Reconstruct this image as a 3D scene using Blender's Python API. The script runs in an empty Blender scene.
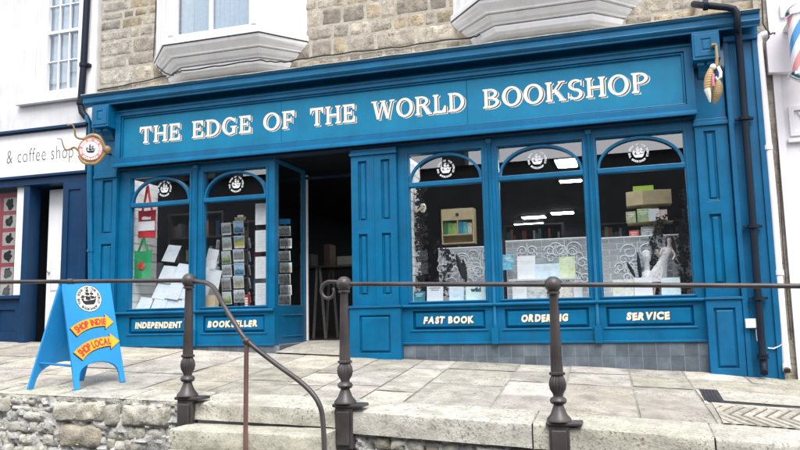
import bpy, bmesh, math, random
from mathutils import Vector, Matrix, noise
rnd = random.Random(7)
PI = math.pi
S = bpy.context.scene
COL = S.collection

# ------------------------------------------------------------------ camera
FPX = 741.7
CR = Vector((0.95523661, 0.29513223, -0.02049354))
CU = Vector((0.05520373, -0.10976214, 0.99242371))
CW = Vector((-0.29064681, 0.94913078, 0.12114121))
CP = Vector((0, -8.8, 0))
cam = bpy.data.cameras.new('camera'); camo = bpy.data.objects.new('camera', cam); COL.objects.link(camo)
camo.matrix_world = Matrix(((CR.x, CU.x, -CW.x, CP.x), (CR.y, CU.y, -CW.y, CP.y), (CR.z, CU.z, -CW.z, CP.z), (0, 0, 0, 1)))
cam.sensor_fit = 'HORIZONTAL'; cam.sensor_width = 36; cam.lens = 36 * FPX / 800
cam.clip_start = 0.05; cam.clip_end = 2000
S.camera = camo

def at(px, py, Y):
    """real-world point of a photo pixel on the vertical plane y = Y"""
    d = CW + (px - 400) / FPX * CR + (225 - py) / FPX * CU
    return CP + d * ((Y - CP.y) / d.y)

# ------------------------------------------------------------------ ground heights
ZB = [(-12, -.13), (-7, -.33), (-2.67, -.522), (.78, -.672), (1.6, -.74), (6, -1.0)]
ZK = [(-12, -.47), (-5.8, -.657), (-2.4, -.748), (-.75, -.829), (.81, -.917), (6, -1.2)]
def lerp(t, x):
    i = 0
    while i < len(t) - 2 and x > t[i + 1][0]: i += 1
    (a, b), (c, d) = t[i], t[i + 1]
    return b + (d - b) * (x - a) / (c - a)
def gz(x, y): return lerp(ZB, x) + (lerp(ZK, x) - lerp(ZB, x)) * (-.1 - y) / 2.9

# ------------------------------------------------------------------ materials
def nt(name):
    m = bpy.data.materials.new(name); m.use_nodes = True
    t = m.node_tree; t.nodes.clear()
    o = t.nodes.new('ShaderNodeOutputMaterial'); b = t.nodes.new('ShaderNodeBsdfPrincipled')
    t.links.new(b.outputs[0], o.inputs[0])
    return m, t, b
def nd(t, k, **kw):
    n = t.nodes.new(k)
    for a, v in kw.items():
        if a.startswith('i_'): n.inputs[a[2:].replace('_', ' ')].default_value = v
        else: setattr(n, a, v)
    return n
def mixc(t, f, a, b, mode='MIX'):
    n = t.nodes.new('ShaderNodeMix'); n.data_type = 'RGBA'; n.blend_type = mode
    for s, v in ((0, f), (6, a), (7, b)):
        if hasattr(v, 'is_linked') or isinstance(v, bpy.types.NodeSocket): t.links.new(v, n.inputs[s])
        elif s == 0: n.inputs[0].default_value = v
        else: n.inputs[s].default_value = (*v, 1)
    return n.outputs[2]
def ramp(t, src, stops):
    n = t.nodes.new('ShaderNodeValToRGB'); e = n.color_ramp.elements
    while len(e) < len(stops): e.new(.5)
    for k, (p, c) in enumerate(stops):
        e[k].position = p; e[k].color = (*c, 1) if len(c) == 3 else c
    t.links.new(src, n.inputs[0]); return n.outputs[0]
def nz(t, co, scale, detail=4, rough=.6):
    n = nd(t, 'ShaderNodeTexNoise'); n.inputs['Scale'].default_value = scale
    n.inputs['Detail'].default_value = detail; n.inputs['Roughness'].default_value = rough
    t.links.new(co, n.inputs['Vector']); return n.outputs['Fac']
def objco(t): return t.nodes.new('ShaderNodeTexCoord').outputs['Object']
def bump(t, b, src, strength, dist=.01):
    n = nd(t, 'ShaderNodeBump'); n.inputs['Strength'].default_value = strength; n.inputs['Distance'].default_value = dist
    t.links.new(src, n.inputs['Height']); t.links.new(n.outputs[0], b.inputs['Normal'])
BK, WH = (0, 0, 0), (1, 1, 1)

def paint(name, c, rough=.4, var=.25, chips=None, grime=0.0):
    m, t, b = nt(name); co = objco(t)
    n1 = nz(t, co, 3.0, 5); n2 = nz(t, co, 45, 3)
    lo = tuple(v * (1 - var) for v in c); hi = tuple(min(1, v * (1 + var)) for v in c)
    col = ramp(t, n1, [(.3, lo), (.7, hi)])
    if grime:
        mp = nd(t, 'ShaderNodeMapping'); mp.inputs['Scale'].default_value = (9, 9, .8); t.links.new(co, mp.inputs[0])
        g = ramp(t, nz(t, mp.outputs[0], 1.4, 6, .7), [(.52, BK), (.75, WH)])
        sc = nd(t, 'ShaderNodeMath', operation='MULTIPLY'); t.links.new(g, sc.inputs[0]); sc.inputs[1].default_value = grime
        col = mixc(t, sc.outputs[0], col, tuple(v * .45 + .02 for v in c))
    if chips:
        k = ramp(t, nz(t, co, 26, 6, .75), [(.69, BK), (.73, WH)])
        col = mixc(t, k, col, chips)
    t.links.new(col, b.inputs['Base Color'])
    b.inputs['Roughness'].default_value = rough
    bump(t, b, n2, .22 if chips else .12, .004)
    return m
def plain(name, c, rough=.6, metal=0, var=.12, scale=12):
    m, t, b = nt(name); co = objco(t)
    n = nz(t, co, scale, 4)
    t.links.new(ramp(t, n, [(.3, tuple(v * (1 - var) for v in c)), (.7, tuple(min(1, v * (1 + var)) for v in c))]), b.inputs['Base Color'])
    b.inputs['Roughness'].default_value = rough; b.inputs['Metallic'].default_value = metal
    return m
def stone(name, c1, c2, c3, speck=.0, pits=.5, bscale=6, use_col=True, bstr=.6, fine=60, stain=0):
    """stone: two-tone mottling, dark specks and pits, per-stone tint in the colour attribute"""
    m, t, b = nt(name); co = objco(t)
    a = ramp(t, nz(t, co, bscale, 6, .65), [(.3, c1), (.55, c2), (.75, c3)])
    if use_col:
        at_ = nd(t, 'ShaderNodeAttribute', attribute_name='Col')
        a = mixc(t, 1.0, a, at_.outputs['Color'], 'MULTIPLY')
    p = ramp(t, nz(t, co, fine * .35, 8, .75), [(.57, BK), (.68, WH)])
    pm = nd(t, 'ShaderNodeMath', operation='MULTIPLY'); t.links.new(p, pm.inputs[0]); pm.inputs[1].default_value = pits
    a = mixc(t, pm.outputs[0], a, tuple(v * .14 for v in c2))
    s = ramp(t, nz(t, co, fine * 1.5, 3, .65), [(.55, BK), (.62, WH)])
    sm = nd(t, 'ShaderNodeMath', operation='MULTIPLY'); t.links.new(s, sm.inputs[0])
    sv = ramp(t, nz(t, co, 2.6, 4, .6), [(.38, (speck * .15,) * 3), (.62, (speck,) * 3)]); t.links.new(sv, sm.inputs[1])
    a = mixc(t, sm.outputs[0], a, tuple(v * .14 for v in c2))
    if stain:
        k = ramp(t, nz(t, co, 1.1, 5, .65), [(.5, BK), (.72, WH)])
        km = nd(t, 'ShaderNodeMath', operation='MULTIPLY'); t.links.new(k, km.inputs[0]); km.inputs[1].default_value = stain
        a = mixc(t, km.outputs[0], a, (c2[0] * .66, c2[1] * .60, c2[2] * .48))
    t.links.new(a, b.inputs['Base Color']); b.inputs['Roughness'].default_value = .88
    h = nd(t, 'ShaderNodeMath', operation='ADD'); t.links.new(nz(t, co, fine * .35, 8, .75), h.inputs[0]); t.links.new(nz(t, co, fine * 1.5, 3), h.inputs[1])
    bump(t, b, h.outputs[0], bstr, .012)
    return m
def art(name, cs, scale=14, rough=.5, seed=0.0):
    """a printed picture in a few inks"""
    m, t, b = nt(name); co = objco(t)
    mp = nd(t, 'ShaderNodeMapping'); mp.inputs['Location'].default_value = (seed * 3.1, seed, seed * 1.7); t.links.new(co, mp.inputs[0])
    n = nz(t, mp.outputs[0], scale, 4, .7)
    k = len(cs)
    t.links.new(ramp(t, n, [(.32 + .36 * i / max(1, k - 1), c) for i, c in enumerate(cs)]), b.inputs['Base Color'])
    b.inputs['Roughness'].default_value = rough
    return m
def emit(name, c, s):
    m, t, b = nt(name); b.inputs['Base Color'].default_value = (.8, .8, .8, 1)
    b.inputs['Emission Color'].default_value = (*c, 1); b.inputs['Emission Strength'].default_value = s
    return m
def glass(name, f0=.12, tint=(.94, .96, .97)):
    m, t, b = nt(name)
    out = [n for n in t.nodes if n.type == 'OUTPUT_MATERIAL'][0]; t.nodes.remove(b)
    tr = nd(t, 'ShaderNodeBsdfTransparent'); tr.inputs[0].default_value = (*tint, 1)
    gl = nd(t, 'ShaderNodeBsdfGlossy'); gl.inputs['Roughness'].default_value = .0
    lw = nd(t, 'ShaderNodeLayerWeight'); lw.inputs[0].default_value = .5
    pw = nd(t, 'ShaderNodeMath', operation='POWER'); t.links.new(lw.outputs['Facing'], pw.inputs[0]); pw.inputs[1].default_value = 5
    fr = nd(t, 'ShaderNodeMath', operation='MULTIPLY_ADD'); t.links.new(pw.outputs[0], fr.inputs[0]); fr.inputs[1].default_value = 1 - f0; fr.inputs[2].default_value = f0
    w = nz(t, objco(t), 1.3, 2); bp = nd(t, 'ShaderNodeBump'); bp.inputs['Strength'].default_value = .02; bp.inputs['Distance'].default_value = .02
    t.links.new(w, bp.inputs['Height']); t.links.new(bp.outputs[0], gl.inputs['Normal'])
    mx = nd(t, 'ShaderNodeMixShader'); t.links.new(fr.outputs[0], mx.inputs[0]); t.links.new(tr.outputs[0], mx.inputs[1]); t.links.new(gl.outputs[0], mx.inputs[2])
    t.links.new(mx.outputs[0], out.inputs[0]); return m

M = {}
M['blue'] = paint('blue_gloss_paint', (.0003, .106, .232), .36, .2, (.03, .17, .27), .55)
M['blue_worn'] = paint('blue_paint_chipped', (.002, .098, .225), .42, .2, (.35, .45, .5), .4)
M['board_blue'] = paint('signboard_blue_paint', (.001, .156, .295), .48, .12, None, .25)
M['shade_blue'] = paint('shade_darkened_blue', (.002, .022, .06), .75, .2)  # blue paint darkened in its colour to stand for shade in the recesses
M['navy'] = paint('navy_paint', (.003, .030, .085), .4, .2, None, .2)
M['white'] = paint('white_paint', (.76, .76, .79), .55, .05, None, .25)
M['white_old'] = paint('weathered_white_paint', (.82, .82, .83), .6, .06, None, .30)
M['render_white'] = paint('white_wall_render', (.60, .60, .617), .85, .08, None, .4)
M['lav_white'] = paint('pale_wall_paint', (.68, .665, .70), .8, .04, (.35, .33, .33), .12)
M['cream_letter'] = plain('cream_lettering', (.72, .64, .50), .5, 0, .08)
M['letter'] = plain('white_lettering', (.76, .73, .67), .5, 0, .05)
M['letter_dark'] = plain('dark_letter_outline', (.012, .03, .06), .5)
M['black'] = paint('black_pipe_paint', (.004, .010, .022), .55, .3)
M['black'].node_tree.nodes['Principled BSDF'].inputs['Specular IOR Level'].default_value = .25
M['cable'] = plain('black_cable', (.012, .012, .015), .6)
M['iron'] = paint('grey_iron_paint', (.050, .042, .043), .42, .6, (.12, .055, .035), .8)
M['rust'] = paint('rusty_rail_paint', (.12, .065, .055), .5, .35, (.22, .10, .05), .5)
M['glass'] = glass('shop_glass', .24)
M['clear'] = glass('clear_glass', .0, (.98, .99, .99))
M['glass_up'] = glass('sash_glass', .16, (.85, .9, .93))
M['tile'] = stone('grey_slate_tile', (.055, .07, .088), (.095, .12, .14), (.15, .17, .19), .05, .15, 5, True, .2, 30)
M['grout'] = plain('pale_grout', (.28, .30, .32), .9)
M['slab'] = stone('granite_paving', (.255, .243, .215), (.44, .42, .372), (.575, .55, .495), .9, .6, 4.2, True, .5, 30, .40)
M['joint'] = stone('paving_joint', (.17, .165, .15), (.27, .26, .235), (.37, .355, .32), .3, .4, 8, False, .5, 60)
M['granite'] = stone('granite_block', (.28, .28, .25), (.47, .46, .41), (.58, .57, .51), .9, .65, 5, True, .7, 30, .3)
M['rubble'] = stone('rubble_stone', (.28, .28, .265), (.44, .43, .395), (.56, .55, .51), .65, .75, 7, True, .9, 32, .3)
M['mortar'] = stone('lime_mortar', (.30, .30, .29), (.50, .50, .485), (.62, .62, .60), .4, .9, 11, False, 1.0, 34)
M['ashlar'] = stone('beige_wall_stone', (.23, .20, .165), (.435, .39, .32), (.59, .55, .465), .6, .95, 7, True, .9, 26, .25)
M['pointing'] = stone('wall_pointing', (.30, .28, .235), (.43, .40, .34), (.53, .495, .42), .2, .4, 8, False, .7, 50)
M['asphalt'] = stone('asphalt', (.035, .035, .037), (.05, .05, .052), (.07, .07, .07), .3, .3, 10, False, .5, 80)
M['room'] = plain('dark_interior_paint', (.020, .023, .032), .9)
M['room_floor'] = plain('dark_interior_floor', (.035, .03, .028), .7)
M['shiplap'] = paint('white_board_lining', (.74, .75, .74), .6, .05)
M['paper'] = plain('white_paper', (.80, .82, .85), .6, 0, .04)
M['page'] = plain('book_pages', (.72, .68, .58), .8)
M['wood'] = plain('pale_wood', (.42, .31, .18), .6, 0, .2, 20)
M['card'] = plain('kraft_cardboard', (.58, .46, .27), .8, 0, .1)
M['metal'] = plain('grey_wire', (.25, .25, .26), .35, .8)
M['chrome'] = plain('chrome', (.75, .75, .76), .15, 1.0)
M['gold'] = paint('weathered_gilding', (.28, .19, .085), .5, .5, (.55, .48, .36), .7)
M['red'] = plain('red_canvas', (.55, .02, .03), .8)
M['green'] = plain('green_canvas', (.01, .33, .11), .8)
M['sky_blue'] = paint('a_board_blue', (.012, .27, .62), .42, .08, (.45, .55, .62), .25)
M['a_dark'] = paint('a_board_inner_blue', (.010, .18, .48), .5, .1)
M['yellow'] = plain('yellow_print', (.80, .44, .02), .45, 0, .05)
M['orange'] = plain('orange_print', (.75, .30, .03), .45)
M['redink'] = plain('red_print', (.62, .03, .02), .45)
M['ink'] = plain('black_print', (.008, .009, .012), .5)
M['cream'] = plain('cream_print', (.80, .78, .70), .5, 0, .04)
M['pink'] = plain('pink_print', (.66, .17, .22), .5)
M['coral'] = plain('coral_print', (.62, .13, .17), .5)
M['twig'] = plain('dark_twig', (.012, .013, .016), .8)
M['lead'] = stone('lead_flashing', (.20, .20, .19), (.40, .39, .36), (.58, .57, .53), .3, .6, 7, False, .6, 40)
M['bp_red'] = plain('pole_red', (.72, .30, .30), .2, 0, .04)
M['bp_blue'] = plain('pole_blue', (.08, .30, .62), .2, 0, .04)
M['bp_white'] = plain('pole_white', (.82, .80, .80), .2, 0, .03)
M['brickpaint'] = plain('pale_grey_brick_print', (.44, .46, .48), .8, 0, .1)
M['skin'] = plain('figurine_skin', (.62, .50, .44), .5)
M['hair'] = plain('figurine_hair', (.02, .018, .018), .6)
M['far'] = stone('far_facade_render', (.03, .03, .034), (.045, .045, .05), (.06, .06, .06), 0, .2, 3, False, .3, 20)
M['slate'] = plain('far_roof_slate', (.045, .05, .06), .7)
M['curtain'] = plain('pale_curtain', (.55, .60, .66), .9)
M['blind'] = plain('sky_toned_blind', (.36, .46, .55), .9)  # blue-grey of sky reflected in the oriel glass, put into the colour

for k_ in ('blue', 'blue_worn', 'board_blue', 'navy'): M[k_].node_tree.nodes['Principled BSDF'].inputs['Specular IOR Level'].default_value = .28
# ------------------------------------------------------------------ mesh builder
class MB:
    def __init__(s): s.v = []; s.f = []; s.m = []; s.c = []
    def add(s, vs, fs, mi=0, col=None):
        b = len(s.v); s.v += [tuple(p) for p in vs]
        for f in fs: s.f.append(tuple(b + i for i in f)); s.m.append(mi); s.c.append(col or (1, 1, 1))
        return s
    def box(s, x0, x1, y0, y1, z0, z1, mi=0, col=None):
        v = [(x, y, z) for x in (x0, x1) for y in (y0, y1) for z in (z0, z1)]
        return s.add(v, [(0, 1, 3, 2), (4, 6, 7, 5), (0, 4, 5, 1), (2, 3, 7, 6), (0, 2, 6, 4), (1, 5, 7, 3)], mi, col)
    def pane(s, x0, x1, y0, y1, z0, z1):
        s.box(x0, x1, y0, y1, z0, z1, 1); s.m[2 - 6] = 0; return s
    def prism(s, poly, axis, a, b, mi=0):
        """extrude a closed 2-D outline along an axis. axis x: (y,z); y: (x,z); z: (x,y)"""
        def P(p, t): return (t, p[0], p[1]) if axis == 'x' else (p[0], t, p[1]) if axis == 'y' else (p[0], p[1], t)
        n = len(poly); v = [P(p, a) for p in poly] + [P(p, b) for p in poly]
        return s.add(v, [tuple(range(n))[::-1], tuple(range(n, 2 * n))] + [(i, (i + 1) % n, n + (i + 1) % n, n + i) for i in range(n)], mi)
    def loft(s, rings, mi=0, cap=True):
        n = len(rings[0]); v = [p for r in rings for p in r]; f = []
        for k in range(len(rings) - 1):
            for i in range(n):
                j = (i + 1) % n; f.append((k * n + i, k * n + j, (k + 1) * n + j, (k + 1) * n + i))
        if cap: f += [tuple(range(n))[::-1], tuple(range((len(rings) - 1) * n, len(rings) * n))]
        return s.add(v, f, mi)
    def tube(s, pts, r, seg=10, mi=0, r_end=None):
        pts = [Vector(p) for p in pts]; rings = []; up = None
        for i, p in enumerate(pts):
            d = (pts[min(i + 1, len(pts) - 1)] - pts[max(i - 1, 0)]).normalized()
            if up is None: up = d.orthogonal().normalized()
            up = (up - d * up.dot(d)).normalized(); sd = d.cross(up)
            rr = r if r_end is None else r + (r_end - r) * i / (len(pts) - 1)
            rings.append([p + (up * math.cos(2 * PI * k / seg) + sd * math.sin(2 * PI * k / seg)) * rr for k in range(seg)])
        return s.loft(rings, mi)
    def lathe(s, prof, c=(0, 0, 0), seg=20, mi=0, flute=None):
        rings = []
        for r, z in prof:
            q = []
            for k in range(seg):
                a = 2 * PI * k / seg; rr = r
                if flute and flute[0] <= z <= flute[1] and k % 2: rr = r * flute[2]
                q.append((c[0] + rr * math.cos(a), c[1] + rr * math.sin(a), c[2] + z))
            rings.append(q)
        return s.loft(rings, mi)
    def ball(s, c, r, seg=18, mi=0, sz=1, sx=1, sy=1):
        rings = []
        for i in range(1, seg // 2):
            a = PI * i / (seg // 2)
            rings.append([(c[0] + r * sx * math.sin(a) * math.cos(2 * PI * k / seg), c[1] + r * sy * math.sin(a) * math.sin(2 * PI * k / seg), c[2] - r * sz * math.cos(a)) for k in range(seg)])
        return s.loft(rings, mi)
    def plate(s, x0, x1, z0, z1, y0, y1, holes, mi=0):
        """vertical plate (front y0, back y1) with rectangular holes, one manifold"""
        xs = sorted({x0, x1, *[h[0] for h in holes], *[h[1] for h in holes]}); zs = sorted({z0, z1, *[h[2] for h in holes], *[h[3] for h in holes]})
        nx, nzz = len(xs) - 1, len(zs) - 1
        def solid(i, j):
            if i < 0 or j < 0 or i >= nx or j >= nzz: return False
            cx, cz = (xs[i] + xs[i + 1]) / 2, (zs[j] + zs[j + 1]) / 2
            return not any(h[0] < cx < h[1] and h[2] < cz < h[3] for h in holes)
        v = []; idx = {}; f = []
        def V(i, j, k):
            if (i, j, k) not in idx: idx[(i, j, k)] = len(v); v.append((xs[i], (y0, y1)[k], zs[j]))
            return idx[(i, j, k)]
        for i in range(nx):
            for j in range(nzz):
                if not solid(i, j): continue
                f.append((V(i, j, 0), V(i + 1, j, 0), V(i + 1, j + 1, 0), V(i, j + 1, 0)))
                f.append((V(i, j, 1), V(i, j + 1, 1), V(i + 1, j + 1, 1), V(i + 1, j, 1)))
                if not solid(i - 1, j): f.append((V(i, j, 0), V(i, j + 1, 0), V(i, j + 1, 1), V(i, j, 1)))
                if not solid(i + 1, j): f.append((V(i + 1, j, 0), V(i + 1, j, 1), V(i + 1, j + 1, 1), V(i + 1, j + 1, 0)))
                if not solid(i, j - 1): f.append((V(i, j, 0), V(i, j, 1), V(i + 1, j, 1), V(i + 1, j, 0)))
                if not solid(i, j + 1): f.append((V(i, j + 1, 0), V(i + 1, j + 1, 0), V(i + 1, j + 1, 1), V(i, j + 1, 1)))
        return s.add(v, f, mi)
    def raised(s, x0, x1, z0, z1, yb, yf, ins, mi=0):
        """fielded panel: frustum from yb to yf (yf nearer the street)"""
        v = [(x0, yb, z0), (x1, yb, z0), (x1, yb, z1), (x0, yb, z1), (x0 + ins, yf, z0 + ins), (x1 - ins, yf, z0 + ins), (x1 - ins, yf, z1 - ins), (x0 + ins, yf, z1 - ins)]
        return s.add(v, [(4, 5, 6, 7), (0, 1, 5, 4), (1, 2, 6, 5), (2, 3, 7, 6), (3, 0, 4, 7), (3, 2, 1, 0)], mi)
    def flat(s, polys, O, ux, uy, mi=0, lift=0.0):
        """thin printed / painted shapes on a surface; polys are 2-D outlines"""
        O, ux, uy = Vector(O), Vector(ux).normalized(), Vector(uy).normalized(); n = ux.cross(uy)
        for k, p in enumerate(polys):
            s.add([O + ux * a + uy * b + n * (lift + 2e-5 * (k % 9)) for a, b in p], [tuple(range(len(p)))], mi)
        return s
    def build(s, name, mats, parent=None, smooth=False, bevel=0, origin=None, seg=2):
        me = bpy.data.meshes.new(name); o = bpy.data.objects.new(name, me); COL.objects.link(o)
        if parent is not None:
            off = Vector((0, 0, 0)); q = parent
            while q: off += q.location; q = q.parent
        elif origin is not None: off = Vector(origin)
        else:
            xs, ys, zs = zip(*s.v); off = Vector(((min(xs) + max(xs)) / 2, (min(ys) + max(ys)) / 2, min(zs)))
        me.from_pydata([Vector(p) - off for p in s.v], [], s.f)
        for m in (mats if isinstance(mats, (list, tuple)) else [mats]): me.materials.append(m)
        me.polygons.foreach_set('material_index', s.m)
        if True:
            ca = me.color_attributes.new('Col', 'FLOAT_COLOR', 'CORNER'); d = []
            for p, c in zip(me.polygons, s.c): d += [c[0], c[1], c[2], 1.0] * p.loop_total
            ca.data.foreach_set('color', d)
        if smooth: me.polygons.foreach_set('use_smooth', [True] * len(me.polygons))
        bm = bmesh.new(); bm.from_mesh(me); bmesh.ops.recalc_face_normals(bm, faces=bm.faces) if not getattr(s, 'keep', False) else None
        bm.to_mesh(me); bm.free()
        if smooth: me.set_sharp_from_angle(angle=math.radians(40))
        if bevel:
            b = o.modifiers.new('bevel', 'BEVEL'); b.width = bevel; b.segments = seg; b.limit_method = 'ANGLE'; b.angle_limit = math.radians(40)
        if parent is not None: o.parent = parent
        else: o.location = off
        return o
def flatmb():
    m = MB(); m.keep = True; return m
def tag(o, label=None, cat=None, group=None, kind=None):
    if label: o['label'] = label
    if cat: o['category'] = cat
    if group: o['group'] = group
    if kind: o['kind'] = kind
    return o
def thing(name, loc, label, cat, group=None):
    o = bpy.data.objects.new(name, None); COL.objects.link(o); o.location = loc; o.empty_display_size = .1
    return tag(o, label, cat, group)

# ------------------------------------------------------------------ lettering
def ringsec(cx, cy, rx, ry, t, a0, a1, ty=None, n=14):
    ty = t * .6 if ty is None else ty
    if .1 < t < .3: t *= .84; ty *= .9
    out = []
    for i in range(n):
        p = []
        for a, io in ((a0 + (a1 - a0) * i / n, 0), (a0 + (a1 - a0) * (i + 1) / n, 0), (a0 + (a1 - a0) * (i + 1) / n, 1), (a0 + (a1 - a0) * i / n, 1)):
            r = math.radians(a); p.append((cx + (rx - t * io) * math.cos(r), cy + (ry - ty * io) * math.sin(r)))
        out.append(p if a1 > a0 else p[::-1])
    return out
def rect(a, b, c, d): return [(a, c), (b, c), (b, d), (a, d)]
def stem(x, w=.2, y0=0, y1=1, sl=.08, sr=.08):
    """upright with wedge serifs"""
    x += w * .08; w *= .84
    o = [rect(x, x + w, y0, y1)]
    if y0 == 0: o += [[(x - sl, 0), (x + w + sr, 0), (x + w + sr, .06), (x + w, .13), (x, .13), (x - sl, .06)]]
    if y1 == 1: o += [[(x - sl, 1), (x - sl, .94), (x, .87), (x + w, .87), (x + w + sr, .94), (x + w + sr, 1)]]
    return o
def bar(p, q, w):
    (a, b), (c, d) = p, q; h = w * .43
    return [(a - h, b), (a + h, b), (c + h, d), (c - h, d)] if d > b else [(a - h, b), (c - h, d), (c + h, d), (a + h, b)]
def vser(x, y0, y1, w=.07): return [(x - w, y0), (x, y0), (x, y1), (x - w, y1)]
G = {
 'T': (.86, stem(.33, .2, 0, .99) + [rect(.02, .84, .86, 1), [(.02, .66), (.08, .66), (.16, .86), (.02, .86)], [(.78, .66), (.84, .66), (.84, .86), (.70, .86)]]),
 'H': (.98, stem(.09) + stem(.69) + [rect(.29, .69, .44, .57)]),
 'E': (.80, stem(.09) + [rect(.29, .74, .87, 1), [(.66, .68), (.74, .68), (.74, .87), (.56, .87)], rect(.29, .56, .45, .57), [(.52, .36), (.58, .36), (.58, .66), (.52, .66)], rect(.29, .76, 0, .13), [(.58, .13), (.76, .13), (.76, .34), (.68, .34)]]),
 'D': (.96, stem(.09, .2, 0, 1, .08, 0) + ringsec(.36, .5, .55, .5, .22, -90, 90, .13) + [rect(.29, .37, 0, .13), rect(.29, .37, .87, 1)]),
 'G': (.96, ringsec(.48, .5, .46, .52, .22, 40, 325, .14, 20) + [rect(.64, .84, .06, .46), rect(.54, .93, .40, .49), [(.76, .68), (.85, .68), (.85, .98), (.76, .88)]]),
 'O': (1.0, ringsec(.5, .5, .48, .52, .22, 0, 360, .13, 26)),
 'F': (.78, stem(.09) + [rect(.29, .74, .87, 1), [(.66, .66), (.74, .66), (.74, .87), (.54, .87)], rect(.29, .56, .43, .56), [(.52, .33), (.58, .33), (.58, .66), (.52, .66)]]),
 'W': (1.36, [bar((.40, 0), (.17, 1), .21), bar((.40, 0), (.68, 1), .11), bar((.95, 0), (.68, 1), .21), bar((.95, 0), (1.20, 1), .11), rect(.0, .36, .92, 1), rect(.50, .84, .92, 1), rect(1.06, 1.36, .92, 1)]),
 'R': (.94, stem(.09, .2, 0, 1, .08, .05) + ringsec(.36, .735, .42, .265, .2, -90, 90, .11) + [rect(.29, .37, .89, 1), rect(.29, .40, .47, .58), [(.40, .5), (.62, .5), (.94, 0), (.68, 0)], [(.68, 0), (.98, 0), (.98, .07), (.64, .07)]]),
 'L': (.78, stem(.09) + [rect(.29, .74, 0, .13), [(.54, .13), (.74, .13), (.74, .38), (.66, .38)]]),
 'B': (.90, stem(.09, .2, 0, 1, .08, 0) + ringsec(.38, .745, .38, .255, .2, -90, 90, .11) + ringsec(.38, .28, .46, .28, .21, -90, 90, .12) + [rect(.29, .39, 0, .12), rect(.29, .39, .89, 1), rect(.29, .42, .47, .58)]),
 'K': (1.0, stem(.09) + [bar((.36, .42), (.80, 1), .13), bar((.86, 0), (.46, .60), .24), rect(.64, .98, .93, 1), rect(.66, 1.02, 0, .07)]),
 'S': (.78, ringsec(.40, .73, .34, .285, .19, 35, 265, .12) + ringsec(.37, .27, .36, .285, .20, -150, 92, .12) + [[(.64, .66), (.71, .66), (.71, .98), (.64, .90)], [(.03, .02), (.10, .10), (.10, .36), (.03, .36)]]),
 'P': (.86, stem(.09) + ringsec(.36, .715, .43, .285, .2, -90, 90, .11) + [rect(.29, .37, .89, 1), rect(.29, .37, .43, .54)]),
}
def word(w, x0, x1, z0, h):
    adv = [G[c][0] + .07 for c in w]; k = (x1 - x0) / (sum(adv) - .07); out = []; x = x0
    for c, a in zip(w, adv):
        out += [[(x + p[0] * k, z0 + p[1] * h) for p in q] for q in G[c][1]]; x += a * k
    return out
def fonttext(txt, size, offset=0.0, shear=0.0, space=1.0):
    """outlines of the built-in font as 2-D faces, centred on the origin"""
    cu = bpy.data.curves.new('lettering', 'FONT'); cu.body = txt; cu.size = size; cu.offset = offset; cu.shear = shear; cu.space_character = space
    cu.resolution_u = 3; cu.dimensions = '2D'; cu.fill_mode = 'FRONT'
    ob = bpy.data.objects.new('lettering', cu); COL.objects.link(ob)
    dg = bpy.context.evaluated_depsgraph_get(); me = bpy.data.meshes.new_from_object(ob.evaluated_get(dg))
    vs = [(v.co.x, v.co.y) for v in me.vertices]; fs = [tuple(p.vertices) for p in me.polygons]
    bpy.data.objects.remove(ob); bpy.data.curves.remove(cu); bpy.data.meshes.remove(me)
    if not vs: return []
    cx = (min(v[0] for v in vs) + max(v[0] for v in vs)) / 2; cy = (min(v[1] for v in vs) + max(v[1] for v in vs)) / 2
    return [[(vs[i][0] - cx, vs[i][1] - cy) for i in f] for f in fs]
def ccw(p):
    a = sum(p[i][0] * p[(i + 1) % len(p)][1] - p[(i + 1) % len(p)][0] * p[i][1] for i in range(len(p)))
    return p if a >= 0 else p[::-1]
def shift(ps, dx, dy, rot=0.0, sc=1.0):
    c, s = math.cos(rot), math.sin(rot)
    return [[(dx + sc * (x * c - y * s), dy + sc * (x * s + y * c)) for x, y in p] for p in ps]
def jaunty(txt, width, h, jitter=.05, off=.012):
    """hand-painted capitals: every letter a little turned, set to a given width"""
    out = []; x = 0; rr = random.Random(len(txt) * 3 + 1)
    for ch in txt:
        if ch == ' ': x += h * .55; continue
        g = fonttext(ch, h * 1.42, off)
        w = max(p[0] for q in g for p in q) * 2
        if ch in 'VT' and x: x -= h * .10
        out += shift(g, x + w / 2, rr.uniform(-.04, .04) * h, rr.uniform(-jitter, jitter)); x += w + h * .13
    k = width / x
    return [[(p[0] * k - width / 2, p[1]) for p in q] for q in out]
SHIP = [  # a galleon in a unit circle
 [(-.50, -.10), (-.40, -.34), (-.26, -.44), (.30, -.44), (.44, -.26), (.52, .02), (.34, -.12), (-.24, -.18)],
 [(-.56, -.02), (-.36, -.06), (-.34, -.16), (-.50, -.12)], [(.30, -.08), (.54, .04), (.56, .14), (.34, .02)],
 [(-.10, .58), (-.06, .58), (-.06, -.16), (-.10, -.16)], [(.20, .48), (.24, .48), (.24, -.10), (.20, -.10)], [(-.40, .34), (-.37, .34), (-.33, -.08), (-.36, -.08)],
 [(-.28, .16), (.10, .10), (.14, -.08), (.06, -.14), (-.24, -.10), (-.20, .02)], [(-.24, .40), (.06, .36), (.09, .18), (-.22, .22), (-.18, .30)], [(-.18, .54), (.02, .52), (.04, .42), (-.17, .44)],
 [(.08, .16), (.38, .12), (.42, -.02), (.18, -.06)], [(.12, .38), (.34, .34), (.37, .20), (.12, .22)],
 [(-.50, .20), (-.30, .18), (-.26, .02), (-.46, .04)], [(-.56, .08), (-.50, .12), (-.36, -.06), (-.40, -.08)],
 [(-.06, .60), (.14, .56), (-.06, .52)], [(.24, .50), (.38, .46), (.24, .43)]]
SHIP = [ccw(p) for p in SHIP]
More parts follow.
